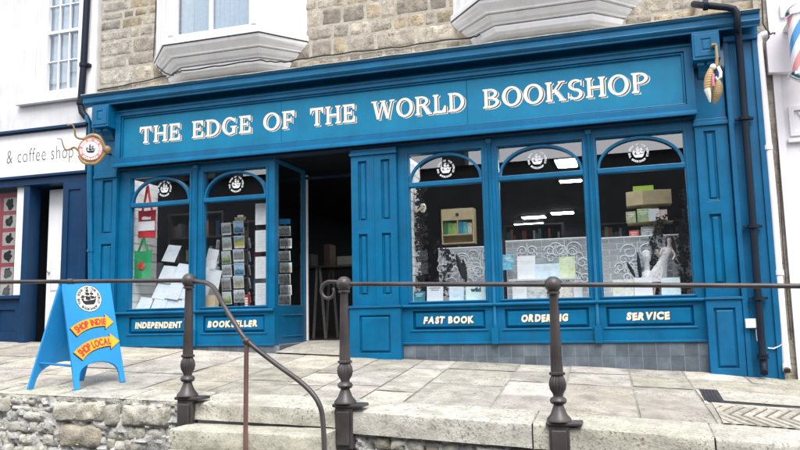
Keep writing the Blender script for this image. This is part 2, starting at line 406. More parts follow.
def circle_text(txt, r, size, a0, a1, flip=False, off=.0):
    out = []; n = len(txt)
    for i, ch in enumerate(txt):
        if ch == ' ': continue
        a = math.radians(a0 + (a1 - a0) * i / (n - 1)); g = fonttext(ch, size, off)
        out += shift(g, r * math.cos(a), r * math.sin(a), a - PI / 2 if not flip else a + PI / 2)
    return out
LOGO_TEXT = circle_text('THE EDGE OF THE WORLD', .81, .25, 205, -25, False, .012) + circle_text('BOOKSHOP', .81, .25, 228, 312, True, .012)
def disc(r, n=40): return [[(r * math.cos(2 * PI * k / n), r * math.sin(2 * PI * k / n)) for k in range(n)]]
def annulus(r0, r1, n=40): return ringsec(0, 0, r1, r1, r1 - r0, 0, 360, r1 - r0, n)
X, Z = (1, 0, 0), (0, 0, 1)

# ================================================================== THE SETTING
def gsheet(x0, x1, y0, y1, nx, ny, dz, mi=0, col=None, mb=None, amp=0, skew=0, seed=0):
    mb = mb or MB(); v = []; f = []
    for j in range(ny + 1):
        for i in range(nx + 1):
            y = y0 + (y1 - y0) * j / ny; x = x0 + (x1 - x0) * i / nx + skew * (y + .1)
            edge = i in (0, nx) or j in (0, ny)
            z = gz(x, y) + dz + (amp * noise.noise((x * 3, y * 3, seed)) if amp else 0) - (.006 if edge and amp else 0)
            v.append((x, y, z))
    for j in range(ny):
        for i in range(nx):
            a = j * (nx + 1) + i; f.append((a, a + 1, a + nx + 2, a + nx + 1))
    mb.add(v, f, mi, col); return mb
# ground sheet to the horizon and the street
def sheet(name, x0, x1, y0, y1, z, mat):
    o = MB().add([(x0, y0, z), (x1, y0, z), (x1, y1, z), (x0, y1, z)], [(0, 1, 2, 3)]).build(name, mat, origin=((x0 + x1) / 2, (y0 + y1) / 2, z)); tag(o, kind='structure'); return o
sheet('ground', -600, 600, -600, 600, -1.72, M['asphalt'])
sheet('road', -60, 60, -11.4, -3.02, -1.60, M['asphalt'])
# pavement bed, slabs
pv = gsheet(-14, 8, -2.98, .06, 60, 8, -.010)
pav = pv.build('pavement_bed', M['joint'], origin=(0, -1.5, -.6)); tag(pav, kind='structure')
sl = MB()
def slab(x0, x1, y0, y1, skew=-.035, dz=0):
    t = rnd.uniform(.72, 1.12); c = (t * rnd.uniform(.98, 1.05), t, t * rnd.uniform(.92, 1.05))
    g = .010
    n = max(3, int((x1 - x0) / .16)); m = max(3, int((y1 - y0) / .16))
    gsheet(x0 + g, x1 - g, y0 + g, y1 - g, n, m, dz + rnd.uniform(-.003, .003), 0, c, sl, .006, skew, rnd.random() * 50)
def column(x0, x1, cuts):
    ys = [-2.56] + cuts + [-.06]
    for a, b in zip(ys[:-1], ys[1:]): slab(x0, x1, a, b)
column(-2.0, -1.25, [-1.54, -.62]); column(-1.25, -.68, [-1.9, -1.2, -.55]); column(-.68, -.06, [-1.2, -.5]); column(-2.4, -2.0, [-2.1, -1.3, -.7])
column(-.06, .50, [-1.75, -1.15, -.52]); column(-2.95, -2.4, [-1.9, -1.05]); column(-3.34, -2.95, [-2.0, -1.3, -.5]); column(-3.95, -3.34, [-1.85, -1.05])
x = -3.95
while x > -13.5:
    w = rnd.uniform(.55, 1.0); cuts = []; y = -2.56 + rnd.uniform(.5, .9)
    while y < -.5: cuts.append(y); y += rnd.uniform(.45, .95)
    column(x - w, x, cuts); x -= w
slab(.5, 1.7, -1.08, -.55); slab(.5, 1.1, -.55, -.06); slab(1.1, 1.9, -.55, -.06); slab(1.7, 3, -1.08, -.55); slab(1.9, 3, -.55, -.06)
slab(.5, .62, -2.56, -1.8); slab(3, 4.5, -2.56, -.06); slab(4.5, 7.8, -2.56, -.06); slab(.50, .555, -1.8, -1.12); slab(.56, 3, -1.83, -1.70)
tag(sl.build('pavement', M['slab'], smooth=True, origin=(0, -1.5, -.6)), kind='structure')
# ribbed chevron paving
cv = MB()
for k in range(-2, 28):
    x0 = .62 + k * .088
    for (ya, yb, d) in ((-2.54, -2.2, -.17), (-2.2, -1.84, .17)):
        xa = x0 + (0 if d > 0 else .17); xb = xa + d
        t = rnd.uniform(.85, 1.1); col = (t, t * .98, t * .94); n = 4; v = []; f = []
        for j in range(n + 1):
            y = ya + (yb - ya) * j / n; xx = xa + (xb - xa) * j / n
            for dx, dz in ((.010, -.012), (.018, .006), (.066, .006), (.074, -.012)): v.append((max(.626, xx + dx), y, gz(xx + dx, y) + dz))
        for j in range(n):
            for i in range(3): a = j * 4 + i; f.append((a, a + 1, a + 5, a + 4))
        cv.add(v, f, 0, col)
gsheet(.62, 3.0, -2.55, -1.83, 10, 5, -.004, 1, None, cv)
tag(cv.build('ribbed_paving', [M['slab'], plain('dark_slot_fill', (.10, .095, .085))], origin=(1.5, -2.2, -.85)), kind='structure')
# kerb coping stones along the edge
kb = MB()
def coping(x0, x1, y0, y1, depth, mb, rough=.012, seed=0):
    t = rnd.uniform(.88, 1.08); col = (t, t * .99, t * rnd.uniform(.92, 1.0))
    nx, ny, nzz = max(3, int((x1 - x0) / .05)), 7, 5; v = []; f = []; g = .006
    prof = [(y1, 0)] + [(y1 + (y0 - y1) * k / ny, 0) for k in range(1, ny)] + [(y0 + .02, -.002), (y0 + .004, -.012), (y0, -.03)] + [(y0, -depth * k / nzz) for k in range(2, nzz + 1)] + [(y0 + .12, -depth - .01)]
    for i in range(nx + 1):
        x = x0 + g + (x1 - x0 - 2 * g) * i / nx
        for y, dz in prof:
            e = (.010 if i in (0, nx) else 0)
            nn = noise.noise((x * 6 + seed, y * 6, dz * 9)) * rough + noise.noise((x * 17, y * 17 + seed, dz * 21)) * rough * .5
            v.append((x, y - nn * (1 if dz < -.02 else .2) + e, gz(x, max(y, -3)) + dz + nn * .4 - e * .5))
    m = len(prof)
    for i in range(nx):
        for k in range(m - 1): a = i * m + k; f.append((a, a + 1, a + m + 1, a + m))
    f += [tuple(range(m)), tuple(range(nx * m, nx * m + m))[::-1]]
    mb.add(v, f, 0, col)
for a, b in ((-2.36, -.76), (-.76, .52), (.52, 1.8), (1.8, 3.3), (3.3, 5), (5, 7.5)): coping(a, b, -3.02, -2.56, .185, kb, .012, a)
coping(-3.71, -2.37, -3.0, -2.56, .15, kb, .018, 3)
for a, b in ((-4.45, -3.74), (-5.2, -4.45), (-5.95, -5.2), (-6.9, -5.95), (-8.2, -6.9), (-9.5, -8.2), (-11.5, -9.5), (-13.5, -11.5)): coping(a, b, -2.98, -2.56, .05, kb, .02, a)
tag(kb.build('kerb', M['granite'], smooth=True, origin=(0, -2.8, -.8)), kind='structure')
# steps down to the street
st = MB()
for k in range(4):
    z = -.905 - .165 * k; y0 = -3.32 - .30 * k
    t = rnd.uniform(.86, .98); n = 20; v = []; f = []
    prof = [(-2.98 if k == 0 else y0 + .31, 0), (y0 + .16, 0), (y0 + .03, -.002), (y0 + .005, -.012), (y0, -.035), (y0, -.10), (y0 + .004, -.152), (y0 + .03, -.19)]
    for i in range(n + 1):
        x = -3.72 + 1.375 * i / n
        for y, dz in prof:
            q = noise.noise((x * 5, y * 5, dz * 12 + k)) * .014 + noise.noise((x * 16, y * 16, dz * 30)) * .008
            v.append((x, y - q, z + dz + q * .4 - (x + 3) * .012))
    m = len(prof)
    for i in range(n):
        for j in range(m - 1): a = i * m + j; f.append((a, a + 1, a + m + 1, a + m))
    v += [(-3.72, -2.98, z - .2), (-2.345, -2.98, z - .2)]; L = len(v)
    f += [tuple(range(m)) + (L - 2,), tuple(range(n * m, n * m + m))[::-1] + (L - 1,)]
    st.add(v, f, 0, (t, t * .99, t * .93))
tag(st.build('steps', M['granite'], smooth=True, origin=(-3, -3.5, -1.5)), kind='structure')
# entrance ramp
er = MB(); er.add([(-4.37, -.09, gz(-4.37, -.1) + .012), (-3.31, -.09, gz(-3.31, -.1) + .012), (-3.31, 1.0, -.325), (-4.44, 1.0, -.325)], [(0, 1, 2, 3)])
tag(er.build('entrance_slab', M['slab'], origin=(-3.9, .4, -.4)), kind='structure')
tag(MB().add([(-7.0, .97, -.33), (1.4, .97, -.33), (1.4, 12, -.33), (-7.0, 12, -.33)], [(0, 1, 2, 3)]).build('shop_floor', M['room_floor'], origin=(-3, 6, -.33)), kind='structure')

# ------------------------------------------------------------------ retaining wall of rubble
rw = thing('retaining_wall', (-2, -3.0, -1.6), 'rough pale rubble stone retaining wall holding up the raised pavement', 'wall')
def rock(mb, x0, x1, z0, z1, y, depth, rough, mi=0, tint=None, nx=None, seed=0, rnd_k=.04, soft=.012):
    nx = max(5, int((x1 - x0) / .022)) if nx is None else nx; nzz = max(5, int((z1 - z0) / .022)); v = []; f = []
    t = rnd.uniform(.75, 1.12); col = tint or (t, t * rnd.uniform(.96, 1.0), t * rnd.uniform(.86, 1.0)); s = seed + rnd.random() * 90
    for j in range(nzz + 1):
        for i in range(nx + 1):
            u, w = i / nx, j / nzz
            eu, ew = min(u, 1 - u) * (x1 - x0), min(w, 1 - w) * (z1 - z0); e = min(eu, ew)
            rd = depth * (1 - math.exp(-e / soft))
            cu_, cw_ = 2 * u - 1, 2 * w - 1; k_ = rnd_k
            x = x0 + (x1 - x0) * (.5 + .5 * cu_ * (1 - k_ * cw_ * cw_ * abs(cu_))); z = z0 + (z1 - z0) * (.5 + .5 * cw_ * (1 - k_ * cu_ * cu_ * abs(cw_)))
            wob = .8 * rough * noise.noise((x * 9 + s, z * 9, 1)); wob2 = .8 * rough * noise.noise((x * 9 + s, z * 9, 7))
            v.append((x + wob, y - rd - rough * noise.noise((x * 11 + s, z * 11, s)) * min(1, e / .03), z + wob2))
    for j in range(nzz):
        for i in range(nx): a = j * (nx + 1) + i; f.append((a, a + 1, a + nx + 2, a + nx + 1))
    mb.add(v, f, mi, col)
rb = MB(); rx = random.Random(21)
def top(x): return gz(x, -3.0) - .045
BLOCKS = [(-6.35, -5.70, .155), (-5.18, -4.62, .19), (-4.44, -3.93, .20)]
for (a, b, h) in BLOCKS: rock(rb, a, b, top(a) - h, top((a + b) / 2), -2.98, .055, .026, 0, (1.08, 1.05, .97))
rock(rb, -5.12, -4.66, top(-5) - .42, top(-5) - .215, -2.98, .045, .026, 0, (.90, .83, .72))
rock(rb, -4.62, -4.46, top(-4.5) - .2, top(-4.5), -2.98, .06, .03, 0, (.95, .95, .9))
def free(x0, x1, z0, z1):
    for (a, b, h) in BLOCKS + [(-4.62, -4.46, .2)]:
        if x1 > a + .01 and x0 < b - .01 and z1 > top(a) - h + .01: return False
    if x1 > -5.12 and x0 < -4.66 and z1 > top(-5) - .42 and z0 < top(-5) - .215: return False
    return True
z = 0.0
for row in range(12):
    h = rx.uniform(.055, .11); x = -9.0 + rx.random() * .1
    while x < -3.76:
        w = rx.uniform(.06, .24); zt = top(x) - z + rx.uniform(-.012, .012)
        if x + w < -3.70 and free(x, x + w, zt - h, zt) and rx.random() < .88: rock(rb, x + .002, x + w - .002, zt - h + .004, zt - .001, -2.985, rx.uniform(.012, .035), .024, 0, (lambda q_: (q_, q_, q_ * .98))(rx.uniform(.85, 1.2)))
        x += w
    z += h
for xa, xb, zo in ((-2.36, 7.5, .20),):
    z = zo
    for row in range(7):
        h = rx.uniform(.07, .13); x = xa
        while x < xb:
            w = rx.uniform(.10, .34); zt = gz(x, -3) - z
            if rx.random() < .93: rock(rb, x + .004, min(xb, x + w) - .006, zt - h + .008, zt - .004, -2.95, rx.uniform(.01, .05), .03)
            x += w
        z += h
rb.build('stonework', M['rubble'], rw, smooth=True)
mo = MB()
def backing(x0, x1, y, drop):
    n = int((x1 - x0) / .028); m = 34; v = []; f = []
    for i in range(n + 1):
        x = x0 + (x1 - x0) * i / n
        for j in range(m + 1):
            zt = gz(x, -3) - drop; zz = zt + (-1.62 - zt) * j / m
            v.append((x, y - .045 * noise.noise((x * 8, zz * 9, 3)) - .05 * noise.noise((x * 21, zz * 23, 5)), zz))
    for i in range(n):
        for j in range(m): a = i * (m + 1) + j; f.append((a, a + 1, a + m + 2, a + m + 1))
    mo.add(v, f)
backing(-9.2, -3.70, -2.985, .03); backing(-2.37, 7.6, -2.95, .15); backing(-14, -9.2, -2.97, .03)
mo.add([(-2.352, -2.9, -.72), (-2.352, -3.02, -.72), (-2.352, -3.02, -1.65), (-2.352, -2.9, -1.65)], [(3, 2, 1, 0)])
mo.add([(-3.715, -2.9, -.72), (-3.715, -3.05, -.72), (-3.715, -3.05, -1.65), (-3.715, -2.9, -1.65)], [(0, 1, 2, 3)])
mo.build('mortar', M['mortar'], rw, smooth=True)

# ================================================================== STONE BUILDING above the shop
sb = thing('stone_building', (-2.9, 1, -.5), 'beige rough stone upper building with two white oriel windows over the blue bookshop', 'building')
wl = MB(); XW0, XW1, ZW0, ZW1 = -7.31, 1.62, 3.12, 6.8
wr = random.Random(5); zc = ZW0
while zc < ZW1:
    h = wr.choice([.12, .16, .19, .24, .20]); x = XW0 if True else 0
    first = True
    while x < XW1 - .05:
        w = wr.uniform(.14, .50) * (1 if h < .2 else 1.15)
        if first: w = wr.uniform(.32, .62); first = False
        x2 = min(XW1, x + w)
        if XW1 - x2 < .12: x2 = XW1
        k = wr.random(); t = wr.uniform(.60, 1.15)
        col = (t, t, t) if k < .55 else (t * 1.04, t * .97, t * .82) if k < .8 else (t * .90, t * .90, t * .92)
        if x == XW0: col = (t * .93, t * .97, t * 1.06)
        rock(wl, x + .009, x2 - .009, zc + .008, zc + h - .008, .05, .013, .010, 0, col, max(8, int((x2 - x) / .03)), 0, .03)
        x = x2
    zc += h
wl.build('stonework', M['ashlar'], sb, smooth=True)
MB().box(XW0 - .01, XW1, .046, .35, 3.0, 7.0).build('wall', M['pointing'], sb)
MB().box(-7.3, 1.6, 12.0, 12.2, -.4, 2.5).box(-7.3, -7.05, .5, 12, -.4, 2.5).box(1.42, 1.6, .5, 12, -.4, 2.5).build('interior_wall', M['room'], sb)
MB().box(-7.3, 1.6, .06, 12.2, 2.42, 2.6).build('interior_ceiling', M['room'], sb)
MB().box(-7.4, 1.6, .36, 12.2, 6.9, 7.1).build('roof', M['slate'], sb)

def oriel(xl0, xl1, xr1, xr0, lb):
    YW = .045
    w = MB().build if False else None
    def plan(dl, dr, yf, k=0): # canted outline, front at yf
        return [(xl0 + dl, YW), (xl1 + dl * .55 + k, yf), (xr1 - dr * .55 - k, yf), (xr0 - dr, YW)]
    mb = MB()
    levels = [(3.30, .44, -.10), (3.305, .36, -.165), (3.325, .30, -.215), (3.36, .255, -.25), (3.405, .235, -.268), (3.425, .235, -.268), (3.4255, .265, -.235), (3.437, .265, -.235), (3.4375, .205, -.292), (3.452, .200, -.297), (3.475, .165, -.33), (3.52, .125, -.365), (3.535, .12, -.37), (3.5355, .135, -.352), (3.546, .135, -.352), (3.5465, .085, -.40), (3.562, .08, -.405), (3.575, .065, -.415), (3.605, .035, -.445), (3.64, .012, -.48), (3.675, 0, -.50)]
    mb.loft([[(x, y, zz) for x, y in plan(d, d, yf)] for zz, d, yf in levels])
    root = mb.build('oriel_window', M['white_old'], sb, bevel=.004)
    root['label'] = lb
    # dark drip line and sill band
    MB().loft([[(x, y, zz) for x, y in plan(-.004, -.004, -.505)] for zz in (3.6755, 3.686)]).build('drip_edge', M['cable'], root)
    MB().loft([[(x, y, zz) for x, y in plan(-.014, -.014, yy)] for zz, yy in ((3.687, -.515), (3.735, -.515), (3.76, -.49))]).build('sill', M['white'], root, bevel=.005)
    # front casement frame and glass
    a, b = xl1 + .02, xr1 - .02; ym = -.47; mid = (a + b) / 2 - .02
    fr = MB(); fr.plate(a, b, 3.76, 6.2, ym, ym + .07, [(a + .16, mid - .02, 3.82, 5.9), (mid + .02, b - .14, 3.82, 5.9)])
    for (p, q) in ((a + .02, a + .13), (b - .115, b - .02)): fr.raised(p, q, 3.80, 6.1, ym - .0005, ym - .018, .02)
    fr.build('frame', M['white'], root, bevel=.004)
    MB().box(a + .15, b - .13, ym + .045, ym + .052, 3.81, 5.95).build('pane', M['glass_up'], root)
    cu = MB(); nfold = 40
    for (p, q, mi) in ((a + .16, a + .34, 0), (a + .35, mid - .05, 1), (mid - .03, b - .15, 1)):
        v = []
        for i in range(nfold + 1): 
            xx = p + (q - p) * i / nfold; yy = ym + .12 + .008 * math.sin(i * 1.3)
            v += [(xx, yy, 3.8), (xx, yy, 5.95)]
        cu.add(v, [(2 * i, 2 * i + 2, 2 * i + 3, 2 * i + 1) for i in range(nfold)], mi)
    cu.build('curtain', [M['curtain'], M['blind']], root)  # blue-grey folds carry the panes' sky reflection as colour
    # canted sides: white boarding with vertical beads
    for (p0, p1) in (((xl0 + .02, YW), (a, ym)), ((b, ym), (xr0 - .02, YW))):
        sd = MB(); d = Vector((p1[0] - p0[0], p1[1] - p0[1], 0)); L = d.length; d.normalize(); n = Vector((d.y, -d.x, 0)) 
        if n.y > 0: n = -n
        def bx(s0, s1, z0, z1, o0, o1):
            P = [Vector((p0[0], p0[1], 0)) + d * s for s in (s0, s1)]
            v = [(q + n * o) + Vector((0, 0, zz)) for q in P for o in (o0, o1) for zz in (z0, z1)]
            sd.add(v, [(0, 1, 3, 2), (4, 6, 7, 5), (0, 4, 5, 1), (2, 3, 7, 6), (0, 2, 6, 4), (1, 5, 7, 3)])
        bx(0, L, 3.76, 6.2, -.05, -.012)
        for k in range(5): bx(L * (.02 + k * .235), L * (.02 + k * .235) + .045, 3.76, 6.2, -.012, .004 + .004 * (k % 2))
        bx(.05, L - .05, 3.76, 3.84, -.0115, .0)
        sd.build('side_panel', M['white'], root, bevel=.003)
    MB().loft([[(x, y, zz) for x, y in plan(-.05, -.05, yy)] for zz, yy in ((6.2, -.54), (6.4, -.58))]).build('cornice', M['white'], root)
    return root
oriel(-6.36, -5.83, -4.40, -3.95, 'left oriel window with blue-grey panes above its moulded white corbel')
oriel(-1.97, -1.50, -.10, .35, 'right oriel window cut off by the top of the photo')
# black cables sagging along the wall above the cornice (part of building services)
def cable(name, pts, r, lab, sub=6):
    P = []
    for i in range(len(pts) - 1):
        a, b = Vector(pts[i]), Vector(pts[i + 1])
        for k in range(sub): P.append(a.lerp(b, k / sub) + Vector((0, 0, .006 * math.sin(i * 2.1 + k * 1.1))))
    P.append(Vector(pts[-1]))
    o = MB().tube(P, r, 6).build(name, M['cable'], smooth=True); tag(o, lab, 'cable'); return o
cable('wall_cable', [at(95, 91, .02), at(130, 84, .02), at(170, 75, .02), at(176, 72.6, -.20), at(181, 71.2, -.31), at(220, 65.6, -.315), at(259, 60, -.315), at(270, 61.5, -.22), at(284, 62, -.06), at(310, 58, .02), at(352, 52, .02), at(400, 47, .02), at(440, 41, .02), at(474, 37, -.06), at(480, 35, -.12)], .009, 'black cable sagging along the stone wall just above the blue cornice')
cable('hanging_cable', [at(156, 0, .02), at(155, 30, .0), at(153.5, 56, -.0), at(158, 68, -.02), at(168, 74.5, -.05), at(174, 75.5, -.1)], .007, 'thin black cable dropping down the wall left of the left oriel window')

# ================================================================== BOOKSHOP FRONT
bf = thing('bookshop_front', (-2.9, -.05, -.5), 'teal blue painted bookshop front with white lettered signboard and five arched windows', 'shopfront')
B = .004
# cornice
c = MB(); c.prism([(.045, 3.185), (-.375, 3.178), (-.375, 3.165), (-.36, 3.15), (-.345, 3.145), (-.345, 3.085), (-.352, 3.082), (-.352, 3.072), (-.335, 3.055), (-.315, 3.043), (-.315, 3.02), (-.285, 3.02), (-.285, 3.15), (-.145, 3.15), (-.145, 2.985), (.045, 2.985)], 'x', -7.25, 1.50)
c.build('cornice', M['blue'], bf, bevel=.003)
fl = MB(); n = 60; v = []; f = []
for i in range(n + 1):
    x = -7.26 + 8.77 * i / n
    for y, zz in ((.045, 3.275), (-.16, 3.225), (-.385, 3.192), (-.387, 3.182), (.045, 3.187)): v.append((x, y + .004 * noise.noise((x * 3, y, 0)), zz + .009 * noise.noise((x * 2.3, y * 4, 1)) + (.004 if y > -.38 else 0)))
for i in range(n):
    for k in range(5): a = i * 5; f.append((a + k, a + (k + 1) % 5, a + 5 + (k + 1) % 5, a + 5 + k))
fl.add(v, f + [(0, 1, 2, 3, 4), tuple(range(n * 5, n * 5 + 5))[::-1]]); fl.build('cornice_flashing', M['lead'], bf, smooth=True)
# fascia
fa = MB()
for a, b in ((-6.82, -4.2595), (-4.2545, -1.7675), (-1.7625, .82)): fa.box(a, b, -.14, .045, 2.15, 2.985)
fas = fa.build('fascia', M['board_blue'], bf)
fm = MB(); fm.plate(-6.82, .82, 2.15, 2.945, -.185, -.14, [(-6.735, .725, 2.262, 2.875)])
fm.prism([(-.14, 2.945), (-.21, 2.945), (-.21, 2.93), (-.185, 2.915), (-.14, 2.915)], 'x', -6.825, .825)
fm.prism([(-.184, 2.135), (-.225, 2.135), (-.225, 2.165), (-.20, 2.185), (-.184, 2.2)], 'x', -6.825, .825)
fm.build('fascia_frame', M['blue'], fas, bevel=B)
bd = MB(); bd.plate(-6.733, .723, 2.264, 2.873, -.165, -.1405, [(-6.71, .70, 2.287, 2.85)]); bd.build('fascia_bead', M['blue'], fas, bevel=.006)
MB().box(-6.828, .788, -.14, .045, 2.116, 2.132).build('lintel_soffit', M['shade_blue'], bf)
words = []
for w, x0, x1 in (('THE', 139.6, 181), ('EDGE', 191.5, 251.5), ('OF', 262.6, 295), ('THE', 309.5, 355.3), ('WORLD', 371.2, 465), ('BOOKSHOP', 482.6, 651)):
    words += word(w, at(x0, 110, -.15).x, at(x1, 100, -.15).x, 2.462, .238)
words = [ccw(p) for p in words]
lt = flatmb()
O = (0, -.1412, 0)
lt.flat(shift(words, .023, -.017), O, X, Z, 2, .0002)
lt.flat(shift(words, .013, -.0095), O, X, Z, 1, .0010)
lt.flat(shift(words, -.003, .002), O, X, Z, 1, .00125)
lt.flat(shift(words, .0, .0), O, X, Z, 0, .0022)
lt.build('lettering', [M['letter'], M['letter_dark'], M['cream_letter']], fas)
# corbels
def corbel(x0, x1):
    q = MB(); q.prism([(-.05, 3.02), (-.345, 3.02), (-.345, 2.705), (-.30, 2.70), (-.05, 2.70)], 'x', x0, x1)
    q.plate(x0 + .02, x1 - .02, 2.74, 2.99, -.355, -.344, [(x0 + .09, x1 - .09, 2.80, 2.935)])
    q.raised(x0 + .10, x1 - .10, 2.81, 2.925, -.344, -.352, .012)
    q.prism([(-.05, 2.70), (-.27, 2.70), (-.25, 2.66), (-.18, 2.62), (-.12, 2.56), (-.05, 2.52)], 'x', x0 + .06, x1 - .06)
    for k in range(2): q.box(x0 + .045 + k * .10, x0 + .115 + k * .10, -.29, -.26, 2.655, 2.699)
    return q.build('corbel', M['blue'], bf, bevel=B)
corbel(-7.09, -6.815); corbel(.805, 1.085)
# pilasters
def pilaster(x0, x1, panels, name='pilaster', top=2.69, mat='blue'):
    q = MB(); q.box(x0, x1, -.075, .045, .13, top)
    q.plate(x0, x1, .13, 2.02, -.108, -.075, panels)
    q.box(x0 - .012, x1 + .012, -.135, -.05, 2.02, 2.06); q.box(x0 - .004, x1 + .004, -.118, -.05, 2.06, 2.10); q.box(x0 + .005, x1 - .005, -.10, -.07, 2.10, top - .002)
    for (a, b, c_, d) in panels:
        q.raised(a + .018, b - .018, c_ + .018, d - .018, -.075, -.096, .018)
        q.box(a + .002, b - .002, -.107, -.076, c_, c_ + .016)
    return q.build(name, M[mat], bf, bevel=B)
pl = pilaster(-7.20, -6.83, [(-7.07, -6.90, 1.22, 1.99), (-7.07, -6.90, .25, 1.08)])
pr = pilaster(.79, 1.13, [(.88, 1.0, 1.18, 1.96), (.88, 1.0, .26, 1.03)])
pc = pilaster(-3.30, -2.70, [(-3.205, -3.09, 1.18, 1.95), (-2.90, -2.785, 1.18, 1.95), (-3.205, -3.09, .25, 1.02), (-2.90, -2.785, .25, 1.02)], 'pillar', 2.135)
MB().box(-3.008, -2.992, -.116, -.1085, .135, 2.015).build('bead', M['blue'], pc)
def plinth(x0, x1, par, mat='blue'):
    zb = min(gz(x0, -.17), gz(x1, -.17)) - .02
    q = MB(); q.box(x0, x1, -.13, .04, zb, .10)
    xi0, xi1 = x0 + (x1 - x0) * .2, x1 - (x1 - x0) * .2
    q.plate(x0, x1, zb, .10, -.158, -.13, [(xi0, xi1, zb + .10, .01)]); q.raised(xi0 + .012, xi1 - .012, zb + .112, -.002, -.13, -.152, .02)
    q.box(x0 - .012, x1 + .012, -.178, .0, .101, .118); q.box(x0 - .004, x1 + .004, -.165, .0, .118, .13)
    return q.build('plinth', M[mat], par, bevel=B)
plinth(-7.20, -6.82, pl); plinth(.78, 1.135, pr, 'blue_worn'); plinth(-3.325, -2.665, pc)
# end piers
q = MB(); q.box(1.138, 1.487, -.15, .045, -.78, 2.984); q.box(1.138, 1.19, -.175, -.15, -.78, 2.984); q.box(1.43, 1.487, -.175, -.15, -.78, 2.984); q.box(1.138, 1.487, -.20, .045, 2.984 - .06, 2.984 - .001)
q.build('end_pier', M['blue_worn'], bf, bevel=B)
MB().box(-7.245, -7.203, -.09, .045, -.40, 2.984).build('end_board', M['blue'], bf, bevel=B)
# windows
WIN = [(-6.63, -5.69), (-5.466, -4.53), (-2.553, -1.634), (-1.428, -.442), (-.279, .672)]
BAY = [(-6.83, -5.578), (-5.578, -4.40), (-2.70, -1.531), (-1.531, -.3605), (-.3605, .79)]
TXT = ['INDEPENDENT', 'BOOKSELLER', 'FAST BOOK', 'ORDERING', 'SERVICE']
TW = [(135.5, 182.5), (208, 258.5), (424, 475), (521.5, 569), (627, 671)]
STK = [(164, 188.5), (235.7, 184), (445.5, 168.5), (537, 159.5), (638.5, 152.5)]
WL = ['leftmost shop window with two hanging tote bags', 'shop window left of the doorway with the postcard rack', 'shop window right of the blue pillar over the words FAST BOOK', 'middle window of the right three over the word ORDERING', 'rightmost shop window over the word SERVICE']
for k in range(5):
    x0, x1 = WIN[k]; b0, b1 = BAY[k]; g0, g1 = .1675, 1.997; t0, t1 = 1.578, 1.640
    q = MB(); q.plate(b0 + .001, b1 - .001, .128, 2.115, -.045, .03, [(x0, x1, g0, t0), (x0, x1, t1, g1)])
    q.plate(x0 - .035, x1 + .035, g0 - .02, g1 + .03, -.058, -.045, [(x0 - .012, x1 + .012, g0 - .004, g1 + .008)])
    wn = q.build('window', M['blue'], bf, bevel=B); wn['label'] = WL[k]
    MB().box(x0 - .0, x1 + .0, -.055, .0, t0 + .004, t1 - .004).build('transom', M['blue'], wn, bevel=.006)
    ar = MB(); N = 36; cx = (x0 + x1) / 2; A = (x1 - x0) / 2 - .001; Bv = g1 - t1 - .012; rings = []
    for i in range(N + 1):
        a = PI * i / N; ca, sa = math.cos(a), math.sin(a)
        rings.append([(cx + A * ca, -.04, t1 + Bv * sa), (cx + (A - .028) * ca, -.04, t1 + (Bv - .03) * sa), (cx + (A - .028) * ca, .012, t1 + (Bv - .03) * sa), (cx + A * ca, .012, t1 + Bv * sa)])
    ar.loft(rings).build('arch', M['blue'], wn, smooth=True)
    MB().pane(x0 - .012, x1 + .012, .014, .019, g0 - .012, t0 + .012).build('pane', [M['glass'], M['clear']], wn)
    MB().pane(x0 - .012, x1 + .012, .014, .019, t1 - .012, g1 + .012).build('pane', [M['glass'], M['clear']], wn)
    P = at(*STK[k], .0); lg = flatmb(); OO = (P.x, .0125, P.z); r = .125
    lg.flat(shift([ccw(p) for p in LOGO_TEXT], 0, 0, 0, r), OO, X, Z, 0, .0)
    lg.flat(shift(SHIP, 0, .0, 0, r * 1.0), OO, X, Z, 0, .0004)
    lg.build('window_sticker', M['paper'], wn)
    # sill and raised panel below
    MB().prism([(.03, .127), (-.085, .127), (-.10, .115), (-.10, .10), (-.07, .085), (.03, .085)], 'x', b0 + .002, b1 - .002).build('sill', M['blue'], wn, bevel=.003)
    q = MB(); q.plate(b0 + .001, b1 - .001, -.352, .084, -.05, .03, [(x0 + .015, x1 - .015, -.175, .048)])
    q.box(x0 + .015, x1 - .015, -.012, .03, -.175, .048); q.raised(x0 + .022, x1 - .022, -.168, .041, -.012, -.046, .028)
    q.box(x0 - .02, x1 + .02, -.064, -.05, -.198, -.182); q.box(b0 + .001, b1 - .001, -.068, -.0505, -.352, -.325)
    pn = q.build('stall_riser_panel', M['blue'], bf, bevel=B)
    ta, tb = at(TW[k][0], 322, -.046).x, at(TW[k][1], 322, -.046).x
    tx = [ccw(p) for p in [[(p[0] + .12 * p[1], p[1]) for p in f_] for f_ in jaunty(TXT[k], tb - ta, .076, .13, .007)]]; tl = flatmb(); OO = ((ta + tb) / 2, -.0465, -.062)
    tl.flat(shift(tx, .010, -.008), OO, X, Z, 1, .0006); tl.flat(tx, OO, X, Z, 0, .0016)
    tl.build('lettering', [M['cream_letter'], M['letter_dark']], pn)
for xm in (-1.531, -.3605, -5.578):
    q = MB(); q.lathe([(.026, 0), (.026, .06), (.021, .07), (.021, 2.18), (.026, 2.19), (.03, 2.23)], (xm, -.058, -.16), 16); q.box(xm - .04, xm + .04, -.10, -.046, -.352, -.16); q.box(xm - .033, xm + .033, -.095, -.046, 2.05, 2.10)
    q.build('mullion', M['blue'], bf, smooth=True)
